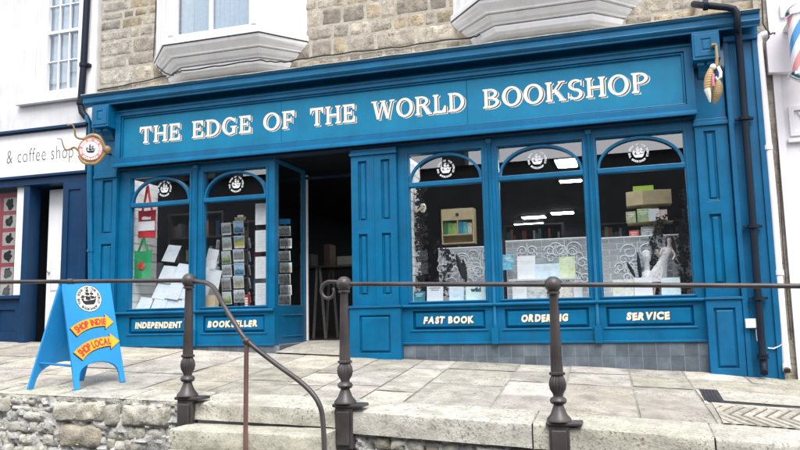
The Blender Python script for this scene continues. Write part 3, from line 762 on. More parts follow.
# tiled plinths
def tiles(x0, x1, par_y, name='tiled_plinth'):
    q = MB(); tw = .1455; x = x0
    while x < x1 - .01:
        xe = min(x1, x + tw)
        for (za, zb) in ((-.5, -.359), (-.648, -.503), (-.8, -.651)):
            t = rnd.uniform(.75, 1.2); q.box(x + .003, xe - .003, par_y - .012, par_y, za, zb, 0, (t, t, t * 1.03))
        x = xe
    q.box(x0, x1, par_y - .008, .03, -.82, -.356, 1, (1, 1, 1.001))
    return q.build(name, [M['tile'], M['grout']], bf)
tiles(-2.664, .779, -.035); tiles(-6.82, -4.37, -.035)
# doorway: left return window, jamb, right return, head
rt = thing('x', (0, 0, 0), None, None); bpy.data.objects.remove(rt)
q = MB(); xr = -4.40
def ybox(x, y0, y1, z0, z1, t=.045): q.box(x - t, x, y0, y1, z0, z1)
ybox(xr, .031, .07, -.35, 2.11); ybox(xr, .885, .93, -.35, 2.11); ybox(xr, .07, .885, .06, .17); ybox(xr, .07, .885, 2.07, 2.11); ybox(xr, .07, .885, -.34, .06, .055)
for zz in (-.25, .03): q.box(xr - .01, xr + .012, .17, .79, zz, zz + .015)
rw_ = q.build('doorway_side_window', M['blue'], bf, bevel=B)
MB().box(xr - .03, xr - .025, .065, .89, .165, 2.075).build('pane', M['glass'], rw_)
q = MB(); q.box(-4.43, -4.395, .03, .93, -.60, -.352); q.build('tiled_plinth', M['tile'], bf)
MB().box(-4.399, -4.372, .935, .965, -.325, 2.05).build('door_jamb', M['white'], bf, bevel=.003)
MB().box(-3.345, -3.30, .05, 1.0, -.52, 2.02).build('doorway_side_wall', M['shade_blue'], bf)
MB().box(-4.46, -3.30, .93, .99, 1.985, 2.02).build('door_head', M['shade_blue'], bf)
# display boxes behind the glass
MB().box(-6.70, -4.46, .032, .62, .10, .150).build('display_shelf', M['white'], bf); MB().box(-2.66, .76, .032, .62, .10, .150).build('display_shelf', M['white'], bf)
def shiplap(x, y0, y1, z0, z1):
    q = MB(); z = z0; t = .012
    while z < z1 - .01:
        ze = min(z1, z + .118); q.add([(x, y0, z), (x, y1, z), (x + t, y1, z), (x + t, y0, z), (x, y0, ze - .008), (x, y1, ze - .008), (x + t * .55, y1, ze - .004), (x + t * .55, y0, ze - .004)], [(2, 3, 7, 6), (3, 0, 4, 7), (0, 1, 5, 4), (1, 2, 6, 5), (4, 5, 6, 7)]); z = ze
    q.box(x - .01, x - .001, y0, y1, z0, z1, 1); return q.build('display_side', [M['shiplap'], M['cable']], bf)
shiplap(-6.66, .035, .60, .15, 2.0); shiplap(-2.595, .035, .60, .15, 2.0)

# ================================================================== inside the shop
LIGHTS = [(-.86, 3.25, .34, .70), (-.92, 4.95, .42, .26), (-1.45, 9.4, .55, .42), (-2.2, 9.9, .6, .42), (-2.5, 11.3, .8, .35)]
LIGHTS += [(-6.0, .32, .6, .2), (-2.1, .32, .5, .2), (-.9, .32, .5, .2), (.2, .32, .5, .2)]  # unseen panels added to brighten the window displays
LL = ['largest bright ceiling panel seen through the arch of the ORDERING window', 'ceiling panel just under the transom of the ORDERING window', 'ceiling panel deep in the shop at the right edge of the ORDERING window', 'upper of the two small ceiling panels in the middle of the ORDERING window', 'lower of the two small ceiling panels in the middle of the ORDERING window', 'added ceiling panel brightening the tote bag window, unseen behind the signboard', 'added ceiling panel brightening the FAST BOOK window, unseen behind the signboard', 'added ceiling panel brightening the ORDERING window, unseen behind the signboard', 'added ceiling panel brightening the SERVICE window, unseen behind the signboard']
for (x, y, w, d), lb in zip(LIGHTS, LL):
    t = thing('ceiling_light', (x, y, 2.42), lb, 'ceiling light', 'ceiling lights inside the shop')
    MB().box(x - w / 2, x + w / 2, y - d / 2, y + d / 2, 2.385, 2.42).build('frame', M['white'], t)
    MB().box(x - w / 2 + .02, x + w / 2 - .02, y - d / 2 + .02, y + d / 2 - .02, 2.375, 2.384).build('diffuser', LITE if 'LITE' in globals() else emit('lit_diffuser', (1, .98, .95), 22.0), t)
BC = [M['navy'], plain('brown_cover', (.06, .03, .02)), plain('teal_cover', (.01, .05, .06)), plain('ochre_cover', (.12, .07, .02)), plain('grey_cover', (.07, .07, .08)), plain('maroon_cover', (.10, .012, .014)), plain('offwhite_cover', (.20, .19, .17))]
def bookcase(x0, x1, y, h, lb, shelves=5, fill=True):
    t = thing('bookcase', ((x0 + x1) / 2, y, -.33), lb, 'bookcase')
    q = MB(); q.box(x0, x0 + .03, y, y + .28, -.33, h); q.box(x1 - .03, x1, y, y + .28, -.33, h); q.box(x0 + .03, x1 - .03, y + .26, y + .28, -.33, h)
    q.build('carcass', M['room'], t)
    for k in range(shelves + 1):
        z = -.25 + k * (h + .25 - .03) / shelves; MB().box(x0 + .031, x1 - .031, y, y + .26, z, z + .025).build('shelf', M['room_floor'], t)
        if k == shelves: break
        x = x0 + .04
        if not fill: continue
        while x < x1 - .08:
            w = rnd.uniform(.03, .07); hh = rnd.uniform(.17, .27)
            o = MB().box(x, x + w, y + .02, y + .20, z + .0252, z + .025 + hh).build('book', rnd.choice(BC))
            tag(o, 'book standing on the shadowy back shelves inside the shop', 'book', 'books on the back shelves'); x += w + rnd.choice([.001, .001, .12])
bookcase(-6.70, -5.75, .95, 1.62, 'dark bookcase close behind the tote bag window'); bookcase(-5.70, -4.9, 1.3, 1.5, 'dark bookcase behind the postcard window'); bookcase(-2.0, -1.0, 3.8, 1.5, 'tall dark bookcase behind the FAST BOOK window'); bookcase(-.6, .9, 3.4, 1.4, 'wide dark bookcase behind the SERVICE window')
# trestle table in the doorway
t = thing('trestle', (-3.95, 1.9, -.33), 'white A-frame trestle standing inside the open doorway', 'trestle')
a0 = at(318, 268, 1.9); 
for dy in (0, .5):
    for px in (313.5, 325.5): MB().tube([(at(317 if px < 320 else 320, 268, 1.9).x, 1.9 + dy, at(318, 268, 1.9).z), (at(px, 331, 1.9).x, 1.9 + dy, -.33)], .022, 4).build('leg', bpy.data.materials['offwhite_cover'], t)
MB().box(a0.x - .55, a0.x + .65, 1.8, 2.5, a0.z, a0.z + .03).build('top', M['room_floor'], t)
BL = [('grey box file on the trestle table in the doorway', -.35, .22, .2, 'grey_cover'), ('tall dark book on the trestle table in the doorway', .08, .10, .34, 'brown_cover'), ('flat pale box on the right end of the trestle table', .3, .28, .14, 'offwhite_cover')]
for lb, dx, w, h, mn in BL:
    tag(MB().box(a0.x + dx, a0.x + dx + w, 1.95, 2.2, a0.z + .0305, a0.z + .03 + h).build('box', bpy.data.materials[mn], bevel=.004), lb, 'box')

# ------------------------------------------------------------------ tote bags in the leftmost window
def tote(px0, px1, pyt, pyb, Y, lab, mat, motif, hpy):
    a, b = at(px0, pyb, Y), at(px1, pyt, Y); w, h = b.x - a.x, b.z - a.z; cx = (a.x + b.x) / 2
    t = thing('tote_bag', (cx, Y, a.z), lab, 'tote bag')
    q = MB(); n = 10; m = 12; v = []; f = []
    for sgn in (-1, 1):
        base = len(v)
        for j in range(m + 1):
            for i in range(n + 1):
                u, w_ = i / n, j / m; bulge = .024 * math.sin(PI * u) ** .6 * (1 - .75 * w_)
                v.append((a.x + w * (u + .04 * (1 - w_) * (u - .5)), Y + sgn * (bulge + .004) + .006 * math.sin(u * 9 + w_ * 5), a.z + h * w_ - .012 * math.sin(PI * u) * w_))
        for j in range(m):
            for i in range(n): p = base + j * (n + 1) + i; f.append((p, p + 1, p + n + 2, p + n + 1))
    e = (n + 1) * (m + 1)
    for j in range(m):
        for i in (0, n): p = j * (n + 1) + i; f.append((p, p + n + 1, p + n + 1 + e, p + e))
    for i in range(n): f.append((i, i + 1, i + 1 + e, i + e))
    q.add(v, f); q.build('bag', mat, t, smooth=True)
    zt = at(px0, hpy, Y).z
    for s in (-1, 1):
        MB().tube([(cx - w * .28, Y + s * .008, a.z + h * .97), (cx - w * .12, Y + s * .008, (a.z + h + zt) / 2), (cx + .01 * s, Y + .004 * s, zt), (cx + w * .12, Y + s * .008, (a.z + h + zt) / 2), (cx + w * .28, Y + s * .008, a.z + h * .97)], .011, 6).build('handle', mat, t, smooth=True)
    motif(t, a.x, w, a.z, h, Y)
    return t
def red_motif(t, x, w, z, h, Y):
    q = MB(); n = 8
    v = []
    for i in range(n + 1):
        u = i / n; bul = .024 * math.sin(PI * u) ** .6
        for w_ in (.24, .58): v.append((x + w * (u * .99 + .005), Y - bul * (1 - .75 * w_) - .007 - .006 + .006 * 1 * 0, z + h * w_))
    q.add(v, [(2 * i, 2 * i + 2, 2 * i + 3, 2 * i + 1) for i in range(n)]); q.build('white_band', M['paper'], t)
    q = flatmb(); q.flat([[(-.05, -.015), (.05, -.02), (.075, 0), (.05, .02), (-.02, .03), (-.06, .015)], [(.05, 0), (.09, .03), (.09, -.025)]], (x + w * .5, Y - .042, z + h * .68), X, Z); q.build('fish_print', M['paper'], t)
def green_motif(t, x, w, z, h, Y):
    q = flatmb(); q.flat(shift([ccw(p) for p in SHIP], 0, 0, 0, .12), (x + w * .5, Y - .040, z + h * .46), X, Z); q.flat(shift([ccw(p) for p in SHIP[:1]], 0, .02, 0, .1), (x + w * .5, Y - .041, z + h * .43), X, Z); q.build('ship_print', M['redink'], t)
tote(138.3, 155.8, 209.5, 238, .105, 'red tote bag with white band and fish print hanging in the leftmost window', M['red'], red_motif, 186)
tote(134.2, 151.5, 250, 279, .09, 'green tote bag with red ship print hanging below the red one', M['green'], green_motif, 238)
# pale booklets on the slanted stand
bs = MB(); bs.add([(-6.5, .20, .151), (-5.60, .20, .151), (-5.60, .54, .80), (-6.0, .54, .80), (-6.5, .50, .151), (-5.60, .58, .151)], [(0, 1, 2, 3), (0, 3, 4), (1, 5, 2), (0, 4, 5, 1), (3, 2, 5, 4)])
tag(bs.build('display_stand', M['paper']), 'sloping white stand carrying pale booklets in the leftmost window', 'stand')
pale = [art('pale_print_%d' % k if False else 'pale_print', [(.62, .70, .80), (.72, .78, .86), (.80, .82, .86)], 9, .5, k * 1.7) for k in range(4)]
BKL = [(168, 251, 'topmost pale blue booklet on the slanted stand'), (163.5, 272, 'pale booklet with pink print left of the second row'), (178, 270, 'pale booklet at the middle of the second row'), (188, 272, 'narrow pale booklet beside the railing ball'), (158, 288, 'pale booklet left in the third row behind the rail'), (171, 288, 'pale booklet middle of the third row behind the rail'), (184, 288, 'pale booklet right in the third row behind the rail'), (140, 304, 'bottom left pale booklet on the slanted stand'), (155.5, 303, 'second booklet of the bottom row'), (169.5, 303, 'third booklet of the bottom row left of the railing post'), (183, 304, 'last booklet of the bottom row behind the railing post')]
def leaf(px, py, Y, w, h, tilt, roll, lab, mats, cat, name, group=None, th=.006, stripe=True, seed=0):
    P = at(px, py, Y); t = thing(name, (0, 0, 0), lab, cat, group)
    q = MB(); q.box(-w / 2, w / 2, 0, th, 0, h); q.build('cover', mats[0], t)
    if stripe:
        q = MB(); q.box(-w * .40, w * .40, -.0012, -.0002, h * .62, h * .86, 0); q.build('title_block', mats[1], t)
        if len(mats) > 2: MB().box(-w * .42, w * .42, -.0012, -.0002, h * .10, h * .56).build('picture', mats[2], t)
    t.location = (P.x, P.y, P.z - h / 2); t.rotation_euler = (tilt, roll, 0); return t
pinkart = art('pink_blue_print', [(.75, .55, .58), (.70, .76, .84), (.80, .82, .86)], 20)
for k, (px, py, lb) in enumerate(BKL):
    Y = .42 - (py - 250) / 55 * .30 - .012 * (k % 3)
    leaf(px, py + 1, Y - .02, .215, .275, -math.radians(27), math.radians(rnd.uniform(5, 10)), lb, [pale[k % 4], pale[(k + 1) % 4], pinkart if k in (1, 5) else pale[(k + 2) % 4]], 'booklet', 'booklet', 'pale booklets on the slanted stand')

# ------------------------------------------------------------------ postcards
def wire_rack(x0, x1, Y, z0, z1, lab, cols):
    t = thing('postcard_rack', ((x0 + x1) / 2, Y, z0), lab, 'card rack')
    q = MB()
    for k in range(cols + 1): q.tube([(x0 + (x1 - x0) * k / cols, Y + .03, z0), (x0 + (x1 - x0) * k / cols, Y + .03, z1)], .004, 6)
    q.build('upright', M['metal'], t)
    q = MB()
    for k in range(7): q.tube([(x0, Y + .01, z0 + .02 + (z1 - z0 - .06) * k / 6), (x1, Y + .01, z0 + .02 + (z1 - z0 - .06) * k / 6)], .0035, 6)
    q.build('shelf_wire', M['metal'], t); 
    MB().tube([((x0 + x1) / 2, Y + .08, z0), ((x0 + x1) / 2, Y + .08, z1 + .03)], .012, 8).build('pole', M['metal'], t)
    MB().lathe([(.10, 0), (.10, .012), (.02, .02)], ((x0 + x1) / 2, Y + .08, z0 + .0005), 16).build('base', M['metal'], t); return t
GREEN, GREY, SAND, SEA = (.20, .30, .12), (.25, .27, .27), (.62, .52, .34), (.10, .33, .55)
CARDS = {'street': [GREY, (.5, .5, .48), (.12, .13, .13)], 'beach': [SAND, (.66, .68, .66), SEA], 'sea': [(.05, .18, .32), (.30, .52, .68), (.75, .8, .82)], 'field': [(.10, .28, .36), (.72, .58, .08), (.3, .45, .5)], 'harbour': [(.12, .16, .16), (.42, .45, .42), (.7, .72, .7)], 'green': [GREEN, (.4, .46, .34), (.7, .72, .68)]}
def view_print(name, cs, seed):
    """a small printed view: bands of ink broken by noise"""
    m, t, b = nt(name); co = objco(t)
    mp = nd(t, 'ShaderNodeMapping'); mp.inputs['Location'].default_value = (seed, seed * .37, 0); t.links.new(co, mp.inputs[0])
    sx = nd(t, 'ShaderNodeSeparateXYZ'); t.links.new(co, sx.inputs[0])
    n = nz(t, mp.outputs[0], 30, 5, .75); a = nd(t, 'ShaderNodeMath', operation='MULTIPLY_ADD'); t.links.new(sx.outputs['Z'], a.inputs[0]); a.inputs[1].default_value = 5.0
    c = nd(t, 'ShaderNodeMath', operation='MULTIPLY_ADD'); t.links.new(n, c.inputs[0]); c.inputs[1].default_value = 1.1; c.inputs[2].default_value = -.05; t.links.new(c.outputs[0], a.inputs[2])
    k = len(cs); t.links.new(ramp(t, a.outputs[0], [(.18 + .66 * i / (k - 1), q) for i, q in enumerate(cs)]), b.inputs['Base Color']); b.inputs['Roughness'].default_value = .35
    return m
CARDS = {'street': [(.10, .10, .10), (.34, .33, .31), (.16, .17, .18), (.62, .66, .70)], 'beach': [(.60, .50, .33), (.22, .24, .20), (.50, .52, .46), (.52, .68, .82)], 'sea': [(.03, .12, .25), (.08, .30, .50), (.60, .70, .76), (.16, .42, .68)], 'field': [(.72, .56, .06), (.60, .50, .10), (.14, .24, .20), (.35, .58, .78)], 'harbour': [(.08, .12, .14), (.40, .42, .40), (.20, .24, .24), (.70, .74, .78)], 'green': [(.10, .20, .06), (.34, .40, .18), (.62, .62, .52), (.55, .70, .80)]}
CARDM = {k: view_print(k + '_postcard', v, i * 2.3 + 1) for i, (k, v) in enumerate(CARDS.items())}
def postcard(px, py, Y, w, h, kind, lab, rot=0.0):
    P = at(px, py, Y); t = thing('postcard', (0, 0, 0), lab, 'postcard', 'postcards on the racks')
    MB().box(-w / 2, w / 2, 0, .002, -h / 2, h / 2).build('card', M['paper'], t)
    MB().box(-w / 2 + .007, w / 2 - .007, -.0015, -.0002, -h / 2 + (.03 if rnd.random() < .3 else .007), h / 2 - .007).build('picture', CARDM[kind], t)
    t.location = P; t.rotation_euler = (math.radians(-8) * -1, 0, rot); return t
a = at(221, 305, .36); b = at(247, 222, .36)
wire_rack(a.x, b.x, .36, .150, b.z + .04, 'revolving wire postcard rack behind the window left of the doorway', 2)
rows = [228, 243, 256.5, 270, 283, 297]; desc = {(0, 0): ('harbour', 'grey harbour'), (0, 1): ('sea', 'dark ship at sea'), (1, 0): ('beach', 'sandy village'), (1, 1): ('field', 'bright yellow field'), (2, 0): ('green', 'pale green cliff'), (2, 1): ('street', 'grey street'), (3, 0): ('harbour', 'grey quay'), (3, 1): ('sea', 'bright blue sky'), (4, 0): ('street', 'dull street'), (4, 1): ('beach', 'sandy beach'), (5, 0): ('green', 'green headland'), (5, 1): ('harbour', 'misty harbour')}
ordn = ['top', 'second', 'third', 'fourth', 'fifth', 'bottom']
for r_, py in enumerate(rows):
    for c_ in range(2):
        k, dsc = desc[(r_, c_)]
        postcard(226.5 + c_ * 12.3 + (.4 if r_ % 2 else -.3), py + (-1 if c_ else 1), .345, .152 if (r_ + c_) % 3 else .160, .172, k, '%s postcard, %s card of the %s column of the wire rack' % (dsc, ordn[r_], ('left', 'right')[c_]), math.radians(4 if c_ else -6))
for r_, py in enumerate(rows[1:]):
    postcard(217.8, py + 2, .385, .045, .145, 'street', 'card seen nearly edge on at the left side of the wire rack, %s one down' % ordn[r_], math.radians(62))
    postcard(249.5, py, .40, .085, .14, ['harbour', 'street', 'street', 'green', 'field'][r_], 'turned grey card on the right side of the wire rack, %s one down' % ordn[r_], math.radians(-48))
# price sheets on the right of the same window
for k, (py, lb) in enumerate(((214, 'uppermost white printed sheet by the right edge of the postcard window'), (241, 'second white printed sheet by the right edge of the postcard window'), (267.5, 'third white printed sheet by the right edge of the postcard window'), (294, 'lowest white printed sheet by the right edge of the postcard window'))):
    P = at(261.0, py, .10); t = thing('notice', (P.x, .10, P.z - .14), lb, 'notice', 'printed sheets in the postcard window')
    MB().box(P.x - .085, P.x + .085, .10, .104, P.z - .145, P.z + .145).build('sheet', M['paper'], t)
    q = flatmb(); q.flat([rect(-.06, rnd.uniform(.0, .06), .11 - .024 * i, .114 - .024 * i) for i in range(9)], (P.x, .099, P.z), X, Z); q.build('print', plain('grey_print', (.45, .46, .48)), t)
for px, py, w, h, rl, lb in ((209.5, 258, .17, .26, 12, 'tilted white board at the left of the postcard window'), (212, 279, .20, .26, 9, 'larger tilted white board below the other in the postcard window')):
    leaf(px, py, .22, w, h, -.1, math.radians(rl), lb, [M['paper'], M['paper']], 'board', 'white_board', None, .006, False)
P = at(209, 306, .16); tag(MB().box(P.x - .09, P.x + .09, .16, .26, .151, .33).build('carton', M['card'], bevel=.004), 'brown cardboard carton at the lower left of the postcard window', 'box')
P = at(247.5, 299, .30); t = thing('red_phone_box', (P.x, .30, .151), 'small red toy phone box standing right of the postcard rack', 'toy')
MB().box(P.x - .028, P.x + .028, .27, .33, .151, .30).build('body', M['red'], t, bevel=.004); MB().prism([(P.x - .03, .30), (P.x + .03, .30), (P.x + .02, .325), (P.x - .02, .325)], 'y', .268, .332).build('roof', M['red'], t)
q = MB(); [q.box(P.x - .02, P.x + .02, .2685, .2698, .165 + .032 * i, .188 + .032 * i) for i in range(4)]; q.build('window', M['paper'], t)
P = at(240, 219, .36); t = thing('toy_boat', (P.x, .36, P.z - .02), 'little wooden toy boat standing on top of the postcard rack', 'toy')
MB().loft([[(P.x + sx * k, .36 + sy * .02 * k2, zz) for sx, sy in ((-.09, 0), (-.03, -1), (.07, -1), (.10, 0), (.07, 1), (-.03, 1))] for k, k2, zz in ((.8, .6, P.z - .02), (1, 1.4, P.z + .025))]).build('hull', M['wood'], t)
MB().box(P.x - .03, P.x + .05, .345, .375, P.z + .025, P.z + .055).build('cabin', M['paper'], t)
# rack of cards in the doorway side window
P = at(285.5, 270, .45); wa = P.x
t = thing('postcard_rack', (wa, .5, .06), 'narrow card rack seen through the doorway side window', 'card rack')
MB().tube([(wa, .5, .162), (wa, .5, 1.10)], .01, 8).build('pole', M['metal'], t); MB().box(wa - .10, wa + .06, .46, .48, at(285, 224, .45).z, at(285, 219, .45).z).build('header', M['sky_blue'], t)
MB().box(wa - .06, wa + .06, .44, .56, .1505, .162).build('base', M['metal'], t)
q = MB(); [q.tube([(wa, .50, at(285, py, .45).z), (wa, .455, at(285, py, .45).z)], .006, 6) for py in (230, 262, 300)]; q.tube([(wa, .455, at(285, 222, .45).z), (wa, .455, at(285, 303, .45).z)], .005, 6); q.build('arm', M['metal'], t)
for k, py in enumerate((231, 243.5, 256, 267.5, 279, 290, 300)):
    postcard(284.5 + (k % 2) * 1.2, py, .45, .165, .135, ['harbour', 'street', 'harbour', 'beach', 'street', 'harbour', 'street'][k], 'black and white card in the doorway rack, %s from the top' % ['first', 'second', 'third', 'fourth', 'fifth', 'sixth', 'seventh'][k], math.radians(20 - 5 * (k % 3)))
MB().box(-4.95, -4.46, .63, .92, .03, .06).build('display_shelf', M['shade_blue'], bf)

# ------------------------------------------------------------------ right hand windows: lace backdrops
def curl(mb, cx, cz, r, s, turns=1.25, y=.6, th=.006):
    pts = []
    for i in range(22):
        a = i / 21 * turns * 2 * PI; rr = r * (1 - .72 * i / 21); pts.append((cx + s * rr * math.cos(a), y, cz + rr * math.sin(a)))
    mb.tube(pts, th, 5)
def backdrop(x0, x1, y, zt, lab, seed, wavy):
    t = thing('display_backdrop', ((x0 + x1) / 2, y, .15), lab, 'display panel', 'painted brick display panels')
    MB().box(x0, x1, y, y + .02, .15, zt).build('board', M['paper'], t)
    q = MB(); rr = random.Random(seed); z = .17; row = 0
    while z < zt - .05:
        x = x0 + .01 - (.09 if row % 2 else 0)
        while x < x1 - .01:
            a_, b_ = max(x0 + .008, x), min(x1 - .008, x + .165)
            if b_ - a_ > .03: q.box(a_, b_, y - .007, y - .0003, z, z + .058, 0, (1, 1, rr.uniform(.99, 1.01)))
            x += .18
        z += .073; row += 1
    q.build('painted_bricks', M['brickpaint'], t)
    q = MB()
    for k in range(9):
        cx = rr.uniform(x0 + .12, x1 - .12); cz = rr.uniform(.36, zt - .12); r = rr.uniform(.05, .11)
        for s in (-1, 1): curl(q, cx + s * r * .95, cz, r, s, 1.3, y - .014, .007); curl(q, cx + s * r * 1.6, cz - r * .9, r * .6, -s, 1.2, y - .014, .006)
        q.tube([(cx, y - .014, cz - r), (cx, y - .014, cz + r * 1.2)], .006, 5)
    q.tube([(x0, y - .014, zt - .01), (x1, y - .014, zt - .01)], .01, 5)
    n = int((x1 - x0) / .035)
    for i in range(n): curl(q, x0 + .02 + i * .035, zt - .028, .016, 1 if i % 2 else -1, 1.0, y - .013, .0035)
    q.build('lace_scrollwork', M['paper'], t); return t
backdrop(-2.35, -1.60, .56, .86, 'grey brick display panel with white scrolls in the FAST BOOK window', 3, 0)
backdrop(-1.47, -.42, .56, .915, 'grey brick display panel with white scrolls in the ORDERING window', 5, 1)
backdrop(-.30, .74, .56, .895, 'grey brick display panel with white scrolls in the SERVICE window', 8, 1)
# books along the display shelf
def book(px, pyt, pyb, w_px, Y, lab, cols, title=None, tcol=None, scale=16, seed=0, z0=None):
    a, b = at(px - w_px / 2, pyb, Y), at(px + w_px / 2, pyt, Y); w, h = b.x - a.x, b.z - a.z
    z = a.z if z0 is None else z0; h = b.z - z; th = .022; tl = .14
    t = thing('book', (0, 0, 0), lab, 'book', 'books displayed in the right hand windows')
    cm = art('cover_print', cols, scale, .35, seed)
    q = MB(); q.box(-w / 2, w / 2, 0, .003, 0, h); q.box(-w / 2, w / 2, th - .003, th, 0, h); q.box(-w / 2, -w / 2 + .003, .0031, th - .0031, 0, h); q.build('cover', cm, t)
    MB().box(-w / 2 + .0032, w / 2 - .006, .0032, th - .0032, .004, h - .004).build('pages', M['page'], t)
    if title:
        q = flatmb(); ft = fonttext(title, h * .34, .004)
        if ft:
            mw = max(p[0] for f in ft for p in f) * 2; kx = min(1, w * .86 / mw); q.flat([[(p[0] * kx, p[1] * kx) for p in f] for f in ft], (0, -.001, h * .66), X, Z); q.build('title', tcol or M['ink'], t)
    else:
        q = flatmb(); q.flat([rect(-w * .34, w * .34, -.006, .006), rect(-w * .25, w * .25, -.03, -.02)], (0, -.001, h * .76), X, Z); q.build('title', tcol or M['letter'], t)
    t.location = ((a.x + b.x) / 2, Y, z); t.rotation_euler = (-tl, 0, rnd.uniform(-.06, .06)); return t
Zs = .1515
WHT, PB, TEAL = (.78, .80, .84), (.50, .68, .84), (.08, .40, .48)
book(419, 291, 299, 11, .16, 'dark teal book lying low in the left corner of the FAST BOOK window', [(.01, .10, .16), (.02, .22, .32), (.05, .3, .4)], z0=Zs, seed=1)
book(434.5, 283, 299, 15.5, .13, 'pale white covered book with faint lines in the FAST BOOK window', [WHT, (.70, .76, .82), (.80, .82, .84)], tcol=M['metal'], z0=Zs, seed=2)
book(456, 284, 299, 14, .14, 'sky blue cloud covered book in the middle of the FAST BOOK window', [(.25, .58, .80), (.72, .82, .90), (.35, .62, .82)], z0=Zs, seed=3, scale=7)
book(475.5, 283, 299, 19, .13, 'pale mint book with brush lettering at the right of the FAST BOOK window', [(.55, .80, .82), (.70, .86, .86), (.62, .80, .84)], 'wild', bpy.data.materials['teal_cover'], z0=Zs, seed=4)
sh = MB(); sh.box(-1.40, -.56, .24, .40, .39, .41); sh.box(-1.36, -1.33, .25, .39, .1505, .39); sh.box(-.62, -.59, .25, .39, .1505, .39)
tag(sh.build('display_riser', M['paper']), 'white riser shelf holding the upper row of books in the ORDERING window', 'shelf')
book(508, 254, 270, 10, .42, 'blue sea picture book at the left of the ORDERING window', [(.03, .20, .36), (.15, .50, .70), (.55, .7, .75)], seed=5)
for px, pyt, w, lab, cols, sd in ((526, 255, 17, 'pale pink and white book at the left of the upper row', [(.80, .72, .76), (.78, .82, .86), (.82, .8, .82)], 6), (547, 263, 24, 'pale blue seascape book in the middle of the upper row', [(.40, .62, .80), (.62, .76, .88), (.75, .82, .88)], 7), (567, 256, 15, 'lime green and cream book at the right of the upper row', [(.45, .66, .20), (.72, .80, .52), (.80, .82, .70)], 8)):
    book(px, pyt, 277, w, .30, lab, cols, seed=sd, z0=.4105)
for px, pyt, w, lab, cols, sd in ((519.5, 286, 14, 'white book with small flowers at the left of the lower row', [(.72, .66, .70), WHT, (.8, .8, .8)], 9), (537, 285, 19, 'grey patterned book with cream title left of the railing post', [(.22, .30, .34), (.50, .55, .54), (.75, .74, .66)], 10), (566, 285, 13, 'cream book with brown leaf pattern right of the railing post', [(.32, .24, .18), (.66, .62, .54), (.78, .76, .70)], 11), (578, 284, 8, 'narrow white book at the right end of the lower row', [WHT, (.7, .74, .78), WHT], 12)):
    book(px, pyt, 298, w, .13, lab, cols, seed=sd, z0=Zs)
for px, pyt, w, lab, cols, sd in ((623, 279, 20, 'white and yellow picture book at the left of the SERVICE window', [(.80, .74, .20), (.78, .80, .80), (.45, .5, .48)], 13), (643.5, 277, 17, 'plain white book in the middle of the SERVICE window', [WHT, (.80, .82, .84), WHT], 14), (671, 277, 18, 'pale turquoise book at the right of the SERVICE window', [(.45, .70, .78), (.66, .80, .84), (.78, .82, .84)], 15)):
    book(px, pyt, 295.5, w, .13, lab, cols, seed=sd, z0=Zs)
# wooden crate of books in the FAST BOOK window
a, b = at(442, 244.5, .62), at(473, 207.5, .62); t = thing('book_shelf', ((a.x + b.x) / 2, .62, a.z), 'pale wooden shelf box of green and blue books in the FAST BOOK window', 'shelf')
q = MB(); zz = at(457, 220, .62).z
q.box(a.x, b.x, .62, .80, zz, b.z); q.box(a.x, a.x + .015, .62, .80, a.z, zz); q.box(b.x - .015, b.x, .62, .80, a.z, zz); q.box(a.x + .015, b.x - .015, .78, .80, a.z, zz); q.box(a.x + .015, b.x - .015, .62, .78, a.z + .115, a.z + .13); q.box(a.x + .015, b.x - .015, .62, .78, a.z, a.z + .015)
q.box((a.x + b.x) / 2 - .006, (a.x + b.x) / 2 + .006, .62, .78, a.z + .13, zz); q.build('carcass', M['card'], t)
MB().box((a.x + b.x) / 2 - .02, (a.x + b.x) / 2 + .02, .612, .6195, zz + .05, zz + .09).build('knob', M['cable'], t)
MB().tube([((a.x + b.x) / 2, .72, .151), ((a.x + b.x) / 2, .72, a.z)], .02, 8).build('post', M['metal'], t)
x = a.x + .02; k = 0
bk = [((.02, .16, .06), 'dark green book first in the wooden shelf box'), ((.20, .42, .10), 'leaf green book second in the wooden shelf box'), ((.38, .50, .15), 'yellow green book third in the wooden shelf box'), ((.02, .25, .40), 'blue book right of the divider in the wooden shelf box'), ((.10, .45, .55), 'turquoise book next to the blue one in the shelf box'), ((.65, .66, .5), 'cream book at the right end of the wooden shelf box')]
ws = (b.x - a.x - .06) / 6
for c_, lb in bk:
    if k == 3: x = (a.x + b.x) / 2 + .008
    o = MB().box(x, x + ws - .004, .64, .76, a.z + .1303, zz - .02 - .01 * (k % 3)).build('book', plain('spine_colour', c_, .5, 0, .3, 25)); tag(o, lb, 'book', 'books in the wooden shelf box'); x += ws; k += 1
